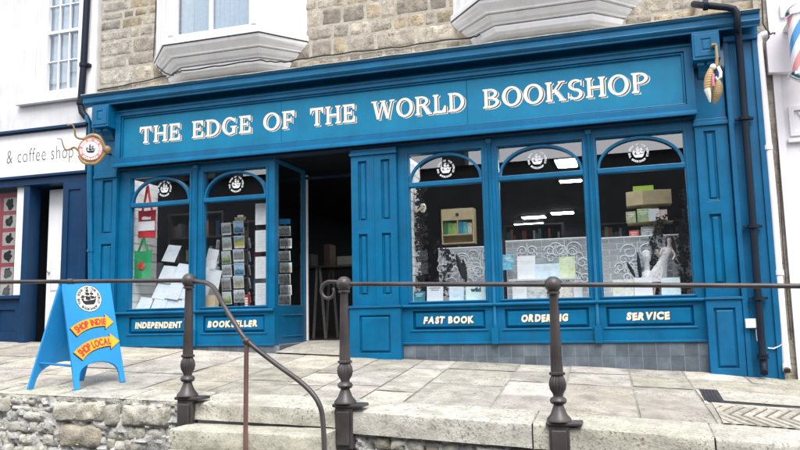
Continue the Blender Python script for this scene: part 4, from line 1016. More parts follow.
# cardboard spinner with picture books in the SERVICE window
a, b = at(626.5, 206, .62), at(671, 189, .62); t = thing('book_stand', ((a.x + b.x) / 2, .70, .151), 'cardboard counter stand of children picture books in the SERVICE window', 'book stand')
q = MB(); cx = (a.x + b.x) / 2 - .07
hdr = [(a.x, .66), (cx, .56), (b.x, .62), (b.x, .84), (a.x, .88)]
q.loft([[(x, y, zz) for x, y in hdr] for zz in (a.z, b.z)]); q.build('header', M['card'], t, bevel=.003)
zl = at(640, 240, .62).z; 
for zz in (zl, (zl + a.z) / 2): MB().loft([[(x, y, z_) for x, y in hdr] for z_ in (zz - .012, zz)]).build('tray', M['card'], t, bevel=.002)
MB().box(cx - .01, b.x - .15, .78, .86, .151, a.z).build('back_panel', M['card'], t)
pb = [(631, 211, 222, 9, [(.05, .35, .10), (.5, .5, .3), (.1, .1, .1)], 'green picture book at the left side of the cardboard stand'), (643, 208, 221, 11, [(.75, .55, .10), (.15, .35, .20), (.7, .7, .6)], 'yellow and green picture book at the front of the cardboard stand'), (654, 208, 221, 10, [(.30, .55, .70), (.8, .8, .75), (.1, .2, .3)], 'pale blue picture book at the front of the cardboard stand'), (663.5, 209, 221, 7, [(.65, .10, .10), (.7, .6, .5), (.2, .1, .1)], 'red picture book at the right of the cardboard stand'), (648, 226, 238, 13, [(.60, .45, .15), (.2, .3, .4), (.75, .7, .6)], 'ochre picture book on the lower tray of the cardboard stand'), (634, 230, 239, 9, [(.6, .05, .05), (.7, .15, .1), (.5, .05, .05)], 'bright red box on the lower tray of the cardboard stand')]
for px, yt, yb, w, cols, lb in pb:
    book(px, yt, yb, w, .545 if px > 634 else .58, lb, cols, seed=px * .1, scale=20, z0=(zl if yt > 224 else (zl + a.z) / 2) + .0005)
P = at(643, 186, .66); t2 = thing('book', (0, 0, 0), 'lime green book standing on top of the cardboard stand', 'book'); MB().box(-.12, .12, 0, .02, 0, .075).build('cover', plain('lime_cover', (.32, .52, .05)), t2); MB().box(-.118, .118, .0205, .03, 0, .07).build('pages', M['page'], t2); t2.location = (P.x, .70, b.z + .0005)
# figurine of a girl in a white dress
def skin(name, pts, edges, rad, mat, parent, lv=2):
    me = bpy.data.meshes.new(name); off = Vector((0, 0, 0)); q_ = parent
    while q_: off += q_.location; q_ = q_.parent
    me.from_pydata([Vector(p) - off for p in pts], edges, []); o = bpy.data.objects.new(name, me); COL.objects.link(o); o.parent = parent
    o.modifiers.new('skin', 'SKIN'); me.materials.append(mat)
    for i, r in enumerate(rad): me.skin_vertices[0].data[i].radius = (r, r)
    me.skin_vertices[0].data[0].use_root = True
    s_ = o.modifiers.new('sub', 'SUBSURF'); s_.levels = s_.render_levels = lv; return o
F = at(661, 281, .40); hd = at(669.5, 240, .36)
t = thing('figurine', (F.x, .40, .151), 'pale figurine of a long haired girl in a white dress in the SERVICE window', 'figurine')
pel = Vector((F.x + .02, .39, F.z + .20)); ch = Vector((hd.x - .035, .37, hd.z - .13)); nk = Vector((hd.x - .008, .36, hd.z - .055))
pts = [pel, pel.lerp(ch, .5), ch, nk, hd, hd + Vector((.0, 0, .03)), ch + Vector((-.05, -.01, .03)), ch + Vector((-.085, -.04, -.05)), ch + Vector((-.12, -.06, .02)), ch + Vector((.05, -.01, .025)), ch + Vector((.085, -.03, -.05)), ch + Vector((.05, -.07, -.11)), pel + Vector((-.03, 0, -.04)), pel + Vector((-.07, -.02, -.15)), Vector((F.x - .09, .37, .17)), pel + Vector((.03, 0, -.04)), pel + Vector((.02, -.01, -.16)), Vector((F.x - .01, .38, .17))]
ed = [(0, 1), (1, 2), (2, 3), (3, 4), (4, 5), (2, 6), (6, 7), (7, 8), (2, 9), (9, 10), (10, 11), (0, 12), (12, 13), (13, 14), (0, 15), (15, 16), (16, 17)]
skin('body', pts, ed, [.042, .034, .040, .016, .032, .030, .018, .014, .010, .018, .014, .010, .026, .020, .012, .026, .020, .012], M['skin'], t)
dr = MB(); N = 22
def dring(c, rx, ry, ruff=0): return [(c.x + rx * math.cos(2 * PI * k / N) * (1 + ruff * math.sin(k * 3.9)), c.y + ry * math.sin(2 * PI * k / N) * (1 + ruff * math.sin(k * 3.9)), c.z) for k in range(N)]
dr.loft([dring(pel + Vector((-.085, 0, -.21)), .13, .09, .12), dring(pel + Vector((-.05, 0, -.12)), .105, .075, .08), dring(pel, .064, .056, .04), dring(pel.lerp(ch, .5), .050, .044), dring(ch, .058, .048), dring(ch + Vector((.005, 0, .04)), .062, .035)], 0, False); dr.build('dress', art('lace_print', [(.16, .16, .17), (.66, .66, .68), (.80, .80, .82), (.40, .40, .42)], 26), t, smooth=True)
hr = MB(); hr.ball(hd + Vector((.006, .016, .018)), .042, 14); hr.tube([hd + Vector((.02, .03, .02)), hd + Vector((.045, .025, -.06)), hd + Vector((.05, .02, -.16)), hd + Vector((.03, .02, -.24))], .030, 8, 0, .012); hr.tube([hd + Vector((-.02, .03, .02)), hd + Vector((-.035, .02, -.05)), hd + Vector((-.03, .02, -.12))], .022, 8, 0, .010); hr.build('hair', M['hair'], t, smooth=True)
fc = MB(); [fc.ball(hd + Vector((dx, -.031, .006)), .0045, 8) for dx in (-.012, .012)]; fc.ball(hd + Vector((0, -.031, -.015)), .006, 8, 0, .4, 1.3, .5); fc.build('face', M['hair'], t)
# twig tree, black net and wings
def twigs(px_list, Y, lab, seed, n, spread, r, name='twig_arrangement', leaves=True, mat='twig'):
    rr = random.Random(seed); q = MB(); lf = MB(); P0 = at(px_list[0][0], px_list[0][1], Y); P0.z = .151
    t = thing(name, tuple(P0), lab, 'decoration')
    base = [at(px, py, Y) for px, py in px_list]; base[0].z = .152
    q.tube(base, r, 7, 0, r * .4)
    for k in range(n):
        i = rr.randrange(len(base) - 1); s = base[i].lerp(base[i + 1], rr.random()); d = Vector((rr.uniform(-1, 1), rr.uniform(-.5, .35), rr.uniform(-.5, .9))) * spread * rr.uniform(.4, 1)
        m_ = s + d * .5 + Vector((rr.uniform(-1, 1), 0, rr.uniform(-1, 1))) * spread * .2; e = s + d
        e.y = min(.54, max(.06, e.y)); m_.y = min(.54, max(.06, m_.y))
        q.tube([s, m_, e], r * .3, 4, 0, r * .1)
        if leaves:
            for j in range(5):
                c0 = m_.lerp(e, rr.random()) + Vector((rr.uniform(-.02, .02), rr.uniform(-.02, .02), rr.uniform(-.02, .02))); u = Vector((rr.uniform(-1, 1), rr.uniform(-.5, .5), rr.uniform(-1, 1))).normalized() * .022; w_ = u.cross(Vector((0, 1, .2))).normalized() * .010
                lf.add([c0 - u, c0 + w_, c0 + u, c0 - w_], [(0, 1, 2, 3)])
    q.build('branch', M[mat], t, smooth=True)
    if leaves: lf.build('leaf', M[mat], t)
    return t
twigs([(424, 298), (423, 270), (420, 240), (421, 215), (419, 188)], .30, 'black twiggy branch climbing the left side of the FAST BOOK window', 3, 190, .13, .02)
twigs([(436, 292), (445, 275), (452, 262), (440, 245)], .33, 'black tangle of twigs in front of the brick panel', 9, 50, .11, .011)
twigs([(686, 294), (684, 265), (682, 240), (688, 215), (686, 190)], .46, 'black lacy climber at the right edge of the SERVICE window', 14, 170, .11, .012)
twigs([(655, 292), (652, 262), (655, 240), (660, 216)], .48, 'dark lace sprig behind the figurine in the SERVICE window', 17, 60, .11, .008)
def feather(pa, pb, Y, w, lab):
    a, b = at(*pa, Y), at(*pb, Y); d = (b - a); L = d.length; d.normalize(); n = Vector((-d.z, 0, d.x)); q = MB(); N = 14; v = []; f = []
    for i in range(N + 1):
        u = i / N; ww = w * math.sin(PI * min(1, u * .9 + .08)) ** .7 * (1 + .12 * math.sin(i * 2.6)); c = a + d * L * u
        v += [c - n * ww, c + Vector((0, -.012, 0)), c + n * ww, c + Vector((0, .004, 0))]
    for i in range(N):
        for k in range(4): f.append((i * 4 + k, i * 4 + (k + 1) % 4, i * 4 + 4 + (k + 1) % 4, i * 4 + 4 + k))
    q.add(v, f + [(0, 1, 2, 3), tuple(range(4 * N, 4 * N + 4))[::-1]]); o = q.build('feather', M['twig'], smooth=True); return tag(o, lab, 'feather')
feather((464, 279), (456, 254), .36, .035, 'broad black feather leaning in the middle of the FAST BOOK window')
feather((466, 282), (463, 259), .40, .03, 'second black feather tucked behind the broad one')
feather((635, 277), (627, 262), .38, .02, 'short dark feather leaning left in the SERVICE window')
feather((641, 281), (637.5, 252), .40, .022, 'tall dark feather standing beside the pale bust in the SERVICE window')
# pale mask in the twigs, pale bust
P = at(423, 208, .17); t = thing('bird_mask', (P.x, .17, P.z), 'pale beaked mask hanging in the black twigs of the FAST BOOK window', 'mask')
MB().ball(P, .05, 14, 0, 1.25, .85, .6).build('face', M['cream'], t, smooth=True); MB().tube([P + Vector((0, -.02, -.0)), P + Vector((-.03, -.07, -.03)), P + Vector((-.07, -.10, -.07))], .026, 8, 0, .005).build('beak', M['wood'], t, smooth=True)
e = MB(); [e.ball(P + Vector((dx, -.03, .018)), .010, 8) for dx in (-.018, .02)]; e.build('eye', M['ink'], t)
P = at(648, 282, .44); Ph = at(648, 256, .44); t = thing('bust', (P.x, .44, .151), 'white plaster bust between the feathers and the figurine', 'bust')
H = Ph.z - .151
MB().lathe([(.075, 0), (.07, .05), (.045, .09), (.04, .12), (.075, .17), (.085, .24), (.06, .29), (.032, .32), (.03, H - .07), (.045, H - .05), (.055, H), (.048, H + .05), (.02, H + .075)], (P.x, .44, .151), 18).build('head_and_shoulders', art('plaster_print', [(.45, .46, .48), (.74, .75, .77), (.80, .80, .82)], 14), t, smooth=True)
MB().ball((P.x, .388, Ph.z - .005), .012, 8, 0, 1.5).build('nose', M['paper'], t)

# ================================================================== LEFT BUILDING and coffee shop
lb_ = thing('white_building', (-10, .5, -.3), 'white rendered building with a sash window above the coffee shop', 'building')
q = MB(); q.plate(-14, -7.31, 2.86, 7.2, 0, .4, [(-8.245, -7.62, 3.40, 5.2), (-11, -10.2, 3.4, 5.2)]); q.build('wall', M['render_white'], lb_)
q = MB(); q.box(-7.52, -7.312, -.035, -.0005, 2.9, 7.1); q.box(-8.60, -8.43, -.028, -.0005, 3.32, 7.1); q.box(-9.4, -9.22, -.02, -.0005, 2.9, 7.1); q.build('wall_strip', M['white'], lb_, bevel=.004)
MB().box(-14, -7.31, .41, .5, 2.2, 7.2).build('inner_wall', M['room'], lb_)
sw = MB(); x0, x1, zb, zt = -8.245, -7.62, 3.40, 5.2
sw.plate(x0 - .07, x1 + .05, zb - .04, zt + .05, -.02, .06, [(x0 + .03, x1 - .03, zb + .05, zt)])
zm = at(62, 32, .03).z
fr = sw.build('sash_window', M['white'], lb_, bevel=.004)
q = MB(); q.box(x0 + .03, x1 - .03, .0, .05, zm - .025, zm + .02)
for k in (1, 2): xx = x0 + .03 + (x1 - x0 - .06) * k / 3; q.box(xx - .009, xx + .009, .012, .045, zb + .05, zm - .0255); q.box(xx - .009, xx + .009, .012, .045, zm + .0205, zt)
for zz in ((zb + .05 + zm) / 2, zm + .42, zm + .8): q.box(x0 + .031, x1 - .031, .014, .043, zz - .008, zz + .008)
q.build('glazing_bar', M['white'], fr)
MB().box(x0 + .02, x1 - .02, .05, .055, zb + .04, zt + .01).build('pane', M['glass_up'], fr)
q = MB(); q.box(x0, x0 + .33, .10, .11, zb + .2, zt, 0); q.box(x0 + .335, x1, .10, .11, zb + .35, zt, 1); q.box(x0, x1, .14, .15, zb, zt, 0); q.build('blind', [M['curtain'], M['blind']], fr)
P0, P1 = at(21, 107, -.06), at(81, 98, -.06)
MB().prism([(.0, 3.345), (-.09, 3.325), (-.09, 3.27), (-.07, 3.262), (0, 3.27)], 'x', -8.70, -7.545).build('sill', M['white_old'], fr, bevel=.003)
# coffee shop front
cf = thing('coffee_shop_front', (-8.4, 0, -.25), 'navy coffee shop front with white signboard left of the bookshop', 'shopfront')
q = MB(); q.box(-13, -7.325, -.12, .0, 2.16, 2.80); sgn = q.build('signboard', M['white'], cf, bevel=.004)
q = MB(); q.box(-13, -7.32, -.19, -.0005, 2.815, 2.85); q.box(-13, -7.32, -.15, -.0005, 2.80, 2.815); q.box(-13, -7.325, -.15, -.121, 2.125, 2.16); q.box(-7.345, -7.318, -.15, -.121, 2.16, 2.80); q.build('signboard_edge', M['navy'], cf)
ft = fonttext('& coffee shop', .30, -.004, .0, 1.12); mw = max(p[0] for f_ in ft for p in f_) * 2
xa, xb = at(6.5, 160, -.125).x, at(73, 155, -.125).x; kx = (xb - xa) / mw
q = flatmb(); q.flat([ccw([(p[0] * kx, p[1] * 1.0) for p in f_]) for f_ in ft], ((xa + xb) / 2, -.1205, 2.435), X, Z, 0, .001); q.build('lettering', plain('grey_lettering', (.05, .055, .065)), sgn)
MB().box(-13, -7.32, -.10, 1.3, 2.02, 2.125).build('lintel', M['navy'], cf)
q = MB(); q.box(-7.755, -7.33, -.08, .1, -.36, 2.02); q.plate(-7.755, -7.33, -.36, 2.02, -.10, -.0805, [(-7.66, -7.45, .25, 1.9), (-7.66, -7.45, -.2, .12)]); q.build('pilaster', M['navy'], cf, bevel=.004)
MB().box(-8.48, -8.37, -.08, .14, -.36, 2.02).build('pilaster', M['navy'], cf, bevel=.004)
q = MB(); q.plate(-13, -8.481, -.36, .36, -.03, .1, [(-8.92, -8.60, -.12, .2)]); q.box(-8.92, -8.60, .0, .05, -.12, .2); q.box(-13, -8.481, -.09, .1, .36, .41); q.build('stall_riser', M['navy'], cf, bevel=.004)
q = MB(); q.box(-8.66, -8.485, -.02, .06, .41, 2.02); cw = q.build('window_frame', M['white'], cf, bevel=.004)
MB().box(-13, -8.66, .03, .035, .41, 2.02).build('pane', M['glass'], cw)
# door
dr_ = thing('coffee_shop_door', (-7.98, .17, -.3), 'white panelled door standing in the navy recess of the coffee shop', 'door')
xa, xb = at(47.5, 250, .17).x, at(64, 250, .17).x
q = MB(); q.plate(xa, xb + .25, -.30, 1.98, .17, .21, [(xb - .02, xb + .17, 1.35, 1.72)]); [q.raised(xa + .07, xb + .2, z_, z_ + .5, .1695, .155, .03) for z_ in (-.2, .45)]; q.build('leaf', M['white'], dr_, bevel=.003)
MB().box(xb - .025, xb + .175, .19, .195, 1.345, 1.725).build('pane', M['glass'], dr_); MB().ball((xa + .05, .15, .75), .022, 10).build('handle', M['chrome'], dr_, smooth=True)
MB().box(-8.7, -7.3, .75, .80, -.4, 2.02).build('recess_wall', M['navy'], cf)
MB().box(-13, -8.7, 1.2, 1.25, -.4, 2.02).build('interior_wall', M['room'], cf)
# picture board
pbd = thing('picture_board', (-8.9, .08, .5), 'pink board with a grid of black and white drink pictures in the coffee shop window', 'poster')
xe = at(17.2, 250, .08).x; MB().box(xe - 1.0, xe, .08, .09, .42, 1.97).build('board', M['coral'], pbd)
rr = random.Random(4)
BLOB = lambda s: [ccw([(s * .5 * (1 + .35 * rr.uniform(-1, 1)) * math.cos(a * PI / 5), s * .5 * (1 + .35 * rr.uniform(-1, 1)) * math.sin(a * PI / 5)) for a in range(10)])]
for i in range(3):
    for j in range(6):
        cx = xe - .165 - i * .31; cz = 1.79 - j * .262
        p_ = MB().box(cx - .115, cx + .115, .074, .0795, cz - .10, cz + .10).build('picture', M['cream'], pbd)
        q = flatmb(); q.flat(BLOB(.15), (cx, .0738, cz), X, Z); q.flat(shift(BLOB(.06), .03, .06), (cx, .0734, cz), X, Z); q.build('drawing', M['ink'], p_)
        if rr.random() < .5: q = flatmb(); q.flat(BLOB(.07), (cx, .0728, cz), X, Z); q.build('highlight', bpy.data.materials['grey_cover'], p_)

# ================================================================== pipes
def pipe(name, lab, parts):
    t = thing(name, parts[0][1][-1], lab, 'downpipe')
    for nm, pts, r, mat in parts:
        MB().tube(pts, r, 14).build(nm, M[mat], t, smooth=True)
    return t
a = [at(87.5, -40, -.10), at(87, 0, -.10), at(83.5, 66, -.10), at(81.5, 92, -.10), at(80.5, 104, -.10), at(82, 112, -.10), at(86, 117, -.10)]
b = [at(86, 116, -.10), at(89, 122, -.10), at(89.5, 150, -.11), at(90, 200, -.11), at(91, 280, -.11), at(92, 344, -.11)]
t = pipe('downpipe', 'black downpipe on the white wall turning blue beside the bookshop pilaster', [('upper_pipe', a, .048, 'black'), ('lower_pipe', b, .040, 'blue')])
for px, py in ((83.6, 65), (80.8, 103)): P = at(px, py, -.10); q = MB(); q.lathe([(.062, 0), (.062, .05)], (P.x, P.y, P.z - .025), 14); q.box(P.x - .02, P.x + .09, -.10, -.03, P.z - .02, P.z + .02); q.build('collar', M['black'], t)
q = MB(); P = at(90.7, 252, -.11); q.lathe([(.05, 0), (.05, .04)], (P.x, P.y, P.z), 14); q.box(P.x - .07, P.x + .07, -.11, -.07, P.z + .005, P.z + .03); q.build('bracket', M['blue'], t)
YP = -.43
pts = [at(694, 4, .02), at(696, 4.5, -.12), at(700, 5, -.36), at(705, 5.5, YP), at(727, 7.5, YP), at(734, 9, YP), at(737, 13, YP), at(737.3, 22, YP), at(737.5, 27, YP + .02), at(738, 33, -.30), at(740.5, 60, -.235), at(744.5, 113, -.235), at(753, 223.5, -.235), at(761, 336, -.235), at(763.5, 362, -.235), at(764, 368, -.26), at(764.2, 373, -.33)]
t = pipe('downpipe', 'black downpipe crossing the cornice and running down the right end pier', [('pipe', pts, .037, 'black')])
for px, py in ((744.8, 120), (753.4, 228), (759, 300)): P = at(px, py, -.235); q = MB(); q.lathe([(.058, 0), (.058, .035)], (P.x, P.y, P.z), 14); q.box(P.x - .09, P.x + .09, -.235, -.176, P.z + .006, P.z + .03); q.build('collar', M['black'], t, smooth=True)
q = MB(); P = at(763, 357, -.235); q.lathe([(.058, 0), (.058, .02), (.05, .022), (.05, .034), (.058, .036), (.058, .05)], (P.x, P.y, P.z - .02), 14); q.build('shoe', M['black'], t, smooth=True); q = MB(); P = at(703, 5.3, YP); q.tube([P, P + Vector((.05, 0, -.002))], .06, 14)
q.build('coupling', M['black'], t, smooth=True)
# white pipe and right building
rbld = thing('pale_building', (4, .5, -.8), 'pale white painted barber shop building right of the bookshop', 'building')
MB().box(1.63, 8, -.06, 6, -1.3, 7.2).build('wall', M['lav_white'], rbld)
q = MB(); q.box(1.625, 1.70, -.085, -.0605, -1.0, 3.05); q.plate(1.75, 2.9, 1.83, 2.16, -.09, -.0605, [(1.80, 2.85, 1.88, 2.11)])
for k in range(5): q.prism([(1.84 + k * .2, 2.09), (1.90 + k * .2, 1.95), (1.96 + k * .2, 2.09), (1.93 + k * .2, 2.09), (1.90 + k * .2, 2.02), (1.87 + k * .2, 2.09)], 'y', -.075, -.0605)
q.box(1.72, 3.2, -.11, -.0605, 1.76, 1.80); q.box(1.75, 3.2, -.10, -.0605, 3.16, 3.3); q.build('moulding', M['lav_white'], rbld, bevel=.003)
MB().box(1.50, 1.628, -.02, .3, -1.0, 7.0).build('rough_edge', M['ashlar'], rbld)
pts = [at(767, 34, -.14), at(763, 35, -.14), at(759, 38, -.14), at(758.5, 45, -.14), at(763, 90, -.14), at(773, 200, -.14), at(783, 330, -.14), at(786.2, 364, -.16), at(787, 370, -.24)]
t = pipe('downpipe', 'white downpipe in the gap beside the pale building', [('pipe', pts, .040, 'lav_white')])
for px, py in ((768, 150), (779, 275)): P = at(px, py, -.14); q = MB(); q.lathe([(.05, 0), (.05, .05)], (P.x, P.y, P.z), 14); q.build('collar', M['lav_white'], t, smooth=True)
q = MB(); P = at(787, 370.5, -.245); q.tube([P, P + Vector((0, -.006, -.006))], .033, 12, 1); q.build('outlet', [M['lav_white'], M['cable']], t, smooth=True)
# barber pole
P = at(792, 20, -.42); cx = P.x + .08; z0, z1 = at(788, 79, -.42).z + .06, at(788, 14, -.42).z - .05
t = thing('barber_pole', (cx, -.42, z0 - .1), 'red white and blue striped barber pole at the right edge of the photo', 'barber pole')
q = MB(); N, Mz, R = 48, 30, .125; v = []; f = []; mi = []
for j in range(Mz + 1):
    for i in range(N): a_ = 2 * PI * i / N + j / Mz * 3.2; v.append((cx + R * math.cos(a_), -.42 + R * math.sin(a_), z0 + (z1 - z0) * j / Mz))
for i in range(N):
    k = (0, 2, 1, 2)[(i % 24) * 4 // 24]
    q.add([], [], 0)
for j in range(Mz):
    for i in range(N):
        q.f.append((j * N + i, j * N + (i + 1) % N, (j + 1) * N + (i + 1) % N, (j + 1) * N + i)); q.m.append((0, 2, 1, 2)[(i % 24) // 6]); q.c.append((1, 1, 1))
q.v = v; q.build('striped_cylinder', [M['bp_red'], M['bp_blue'], M['bp_white']], t, smooth=True)
MB().lathe([(.13, 0), (.145, .01), (.145, .05), (.135, .06), (.135, .075), (.10, .12), (.05, .15), (.0, .155)], (cx, -.42, z1 + .0005), 24).build('cap', M['chrome'], t, smooth=True)
MB().lathe([(.0, -.12), (.05, -.115), (.10, -.08), (.135, -.05), (.145, -.04), (.145, -.01), (.13, 0)], (cx, -.42, z0 - .0005), 24).build('base_cap', M['chrome'], t, smooth=True)
a, b = at(768, 76, -.1), at(784, 31, -.1)
q = MB(); q.prism([(a.x, a.z + .02), (b.x + .05, a.z), (b.x + .05, b.z + .07), (b.x - .02, b.z + .07), (a.x, b.z - .12)], 'y', -.16, -.0595); q.build('backplate', M['lav_white'], t, bevel=.004)
q = MB(); 
for zz in (z0 + .03, z1 - .04): q.box(b.x - .02, cx, -.43, -.161, zz - .02, zz + .02); q.tube([(b.x - .02, -.40, zz), (cx - .10, -.42, zz)], .02, 8)
q.build('bracket', M['lav_white'], t)
cable('wall_cable', [at(762, 0, -.07), at(763, 24, -.07), at(770, 34, -.1), at(775, 33, -.17)], .008, 'thin black cable running to the barber pole bracket')
cable('wall_cable', [at(776, 76, -.07), at(777, 120, -.07), at(783, 250, -.07), at(791, 340, -.07)], .004, 'thin dark cable down the pale wall beside the white pipe')
# utility box
a, b = at(745.3, 328, -.165), at(757, 318.5, -.165); t = thing('utility_box', ((a.x + b.x) / 2, -.165, a.z), 'small white utility box on the blue end pier', 'utility box')
MB().box(a.x, b.x, -.225, -.1505, a.z, b.z).build('case', M['white'], t, bevel=.006); MB().box(a.x + .01, b.x - .01, -.2262, -.2252, a.z + .01, b.z - .02).build('lid', M['white_old'], t)
P = [at(756, 329, -.16), at(756.5, 335, -.16), at(757.5, 341, -.18)]; MB().tube(P, .006, 6).build('cable', M['white'], t)
cable2 = MB().tube([at(768, 348, -.165), at(774, 348.5, -.17), at(780, 345.5, -.17), at(783, 343, -.17)], .007, 6).build('grey_hose', M['white_old'], smooth=True); tag(cable2, 'short white hose linking the end pier to the white downpipe', 'hose')

# ================================================================== hanging signs
P = at(91, 149.5, -.62); nrm = Vector((.42, -.90, -.02)).normalized(); ux = Vector((-nrm.y, nrm.x, 0)).normalized(); uy = nrm.cross(ux); 
t = thing('hanging_sign', (P.x, P.y, P.z), 'round pink and gold hanging sign with a black ship and curling tentacles', 'sign')
def dsc(r, d0, d1, n=36, wob=0):
    q = MB(); rings = []
    for d in (d0, d1): rings.append([P + ux * r * (1 + wob * math.sin(k * 2.3)) * math.cos(2 * PI * k / n) + uy * r * (1 + wob * math.sin(k * 1.7)) * math.sin(2 * PI * k / n) + nrm * d for k in range(n)])
    return q.loft(rings)
dsc(.172, -.05, .0, 36, .03).build('gilt_rim', M['gold'], t, bevel=.008); dsc(.150, .0005, .012).build('pink_ring', M['pink'], t)
fcp = dsc(.105, .0125, .018).build('white_face', M['paper'], t)
q = flatmb(); q.flat(shift(SHIP, 0, -.0, 0, .115), P + nrm * .0185, ux, uy, 0, .0005); q.build('ship_emblem', M['ink'], fcp)
q = flatmb(); q.flat(shift([ccw(p) for p in LOGO_TEXT], 0, 0, 0, .160), P + nrm * .0125, ux, uy, 0, .0005); q.build('lettering', M['letter'], fcp)
def tent(pl_, r0, r1):
    q = MB(); pp = [P + ux * a_ + uy * b_ + nrm * c_ for a_, b_, c_ in pl_]; 
    sm = []
    for i in range(len(pp) - 1):
        p0, p1, p2, p3 = pp[max(0, i - 1)], pp[i], pp[i + 1], pp[min(len(pp) - 1, i + 2)]
        for k in range(6): s_ = k / 6; sm.append(.5 * ((2 * p1) + (p2 - p0) * s_ + (2 * p0 - 5 * p1 + 4 * p2 - p3) * s_ ** 2 + (3 * p1 - p0 - 3 * p2 + p3) * s_ ** 3))
    sm.append(pp[-1]); return q.tube(sm, r0, 8, 0, r1).build('tentacle', M['gold'], t, smooth=True)
tent([(-.10, .15, -.03), (-.17, .16, -.03), (-.21, .19, -.02), (-.22, .28, 0), (-.25, .34, .01), (-.30, .33, .01), (-.33, .36, 0)], .018, .005)
tent([(-.16, -.02, -.03), (-.22, .03, -.02), (-.28, .0, -.01), (-.33, .0, 0), (-.36, .06, .01), (-.38, .13, .01), (-.44, .14, 0)], .018, .005)
tent([(-.1, .14, -.02), (.0, .20, -.02), (.10, .17, -.02), (.16, .06, -.02), (.20, .0, -.02)], .028, .02)
tent([(-.16, -.08, -.02), (-.10, -.17, -.02), (.02, -.19, -.02), (.10, -.15, -.02), (.19, -.03, -.02)], .02, .028)
MB().ball(P + ux * .205 + nrm * -.02, .055, 12, 0, 1.1).build('head', M['gold'], t, smooth=True)
MB().tube([P + nrm * -.03, Vector((-6.95, -.30, P.z + .03)), Vector((-6.95, -.08, P.z + .05))], .014, 8).build('bracket', M['black'], t)
P = at(716, 60, -.46); t = thing('gilt_ornament', (P.x, -.46, P.z), 'weathered gilded scaly ornament hanging below the right corbel', 'ornament')
q = MB(); q.tube([at(716, 45, -.42), at(717, 58, -.46), at(716.5, 66, -.46)], .014, 8, 0, .020); q.box(P.x - .03, P.x + .02, -.44, -.10, at(716, 45, -.42).z - .004, at(716, 45, -.42).z + .016); q.build('hook', M['gold'], t)
q = MB(); q.ball(at(713, 67, -.46), .034, 12); q.tube([at(718, 67, -.46), at(720.5, 72, -.47), at(720.5, 77, -.47), at(717.5, 80, -.46), at(715.5, 77, -.46)], .02, 8, 0, .014); q.build('knot', M['cream'], t, smooth=True)
def scaly(pa, pm, pb, r):
    q = MB(); A, Bm, C = at(*pa, -.46), at(*pm, -.48), at(*pb, -.46); rings = []; N = 16
    for i in range(29):
        u = i / 28; c_ = A.lerp(Bm, u).lerp(Bm.lerp(C, u), u); rad = r * math.sin(PI * min(.985, .06 + u * .95)) ** .6 * (1 + .10 * (i % 2))
        rings.append([(c_.x + rad * math.cos(2 * PI * k / N) * (1 + .06 * ((k + i) % 2)), c_.y + .7 * rad * math.sin(2 * PI * k / N), c_.z) for k in range(N)])
    return q.loft(rings).build('scaly_body', M['gold'], t)
scaly((711.5, 67), (706, 82), (710, 102), .043); scaly((718, 80), (719, 92), (714.5, 104), .046)
MB().tube([at(707, 89, -.53), at(709, 96, -.53), at(710, 102, -.5)], .034, 8, 0, .008).build('white_fin', M['cream'], t, smooth=True)
MB().tube([at(713.5, 74, -.50), at(713, 80, -.52), at(713.5, 86, -.52)], .012, 6).build('pink_strap', M['pink'], t)

# ================================================================== A-board
FL, FR, BLf, BRf = Vector((-5.14, -2.78, 0)), Vector((-4.95, -2.28, 0)), Vector((-5.67, -2.84, 0)), Vector((-5.48, -2.28, 0))
for p in (FL, FR, BLf, BRf): p.z = gz(p.x, p.y) + .004
TL, TR = at(61.6, 283, -2.74), at(110.5, 283, -2.29); TB = Vector((-.035, 0.0, 0))
_n = (FR - FL).cross(TL - FL); _d = CW + (110.5 - 400) / FPX * CR + (225 - 283) / FPX * CU; TR = CP + _d * ((FL - CP).dot(_n) / _d.dot(_n))
ab = thing('a_board', ((FL.x + BLf.x) / 2, (FL.y + FR.y) / 2, (FL.z + BLf.z) / 2), 'bright blue A-board reading SHOP INDIE and SHOP LOCAL on the pavement', 'sign')
def panel(bl, br, tl, tr, th, mat, name, flip):
    u = (br - bl); 
    n = (br - bl).cross(tl - bl).normalized() * (1 if not flip else -1)
    def W(a_, b_): lo = bl.lerp(br, a_); hi = tl.lerp(tr, a_); return lo.lerp(hi, b_)
    out = [(0, 0), (.10, 0), (.105, .10)] + [(.5 - .385 * math.cos(PI * k / 16), .115 + .115 * math.sin(PI * k / 16)) for k in range(17)] + [(.895, .10), (.90, 0), (1, 0), (1, 1), (0, 1)]
    q = MB(); N = len(out); v = [W(*p) for p in out] + [W(*p) - n * th for p in out]
    q.add(v, [tuple(range(N)), tuple(range(N, 2 * N))[::-1]] + [(i, (i + 1) % N, N + (i + 1) % N, N + i) for i in range(N)])
    return q.build(name, M[mat], ab, bevel=.006), W, n
pf, W, n = panel(FL, FR, TL, TR, .03, 'sky_blue', 'front_panel', False)
pb_, W2, n2 = panel(BLf, BRf, TL + TB, TR + TB, .03, 'sky_blue', 'rear_panel', True)
MB().tube([TL + Vector((-.02, -.01, .0)), TR + Vector((-.02, .01, .0))], .022, 8).build('hinge', M['a_dark'], ab)
MB().tube([W(.06, .22) + Vector((-.03, 0, 0)), W2(.06, .24) + Vector((.03, 0, 0))], .012, 8).build('stay', M['a_dark'], ab)
MB().box(0, 0, 0, 0, 0, 0)
c0 = W(.5, .5); vx = (W(1, .5) - W(0, .5)).normalized(); vy = n.cross(vx).normalized()
wid = (W(1, .5) - W(0, .5)).length; hgt = (W(.5, 1) - W(.5, 0)).length
def abp(px, py): # board coordinates of a point of the face
    d = (CW + (px - 400) / FPX * CR + (225 - py) / FPX * CU); s_ = (c0 - CP).dot(n) / d.dot(n); r_ = CP + d * s_ - c0; return r_.dot(vx), r_.dot(vy)
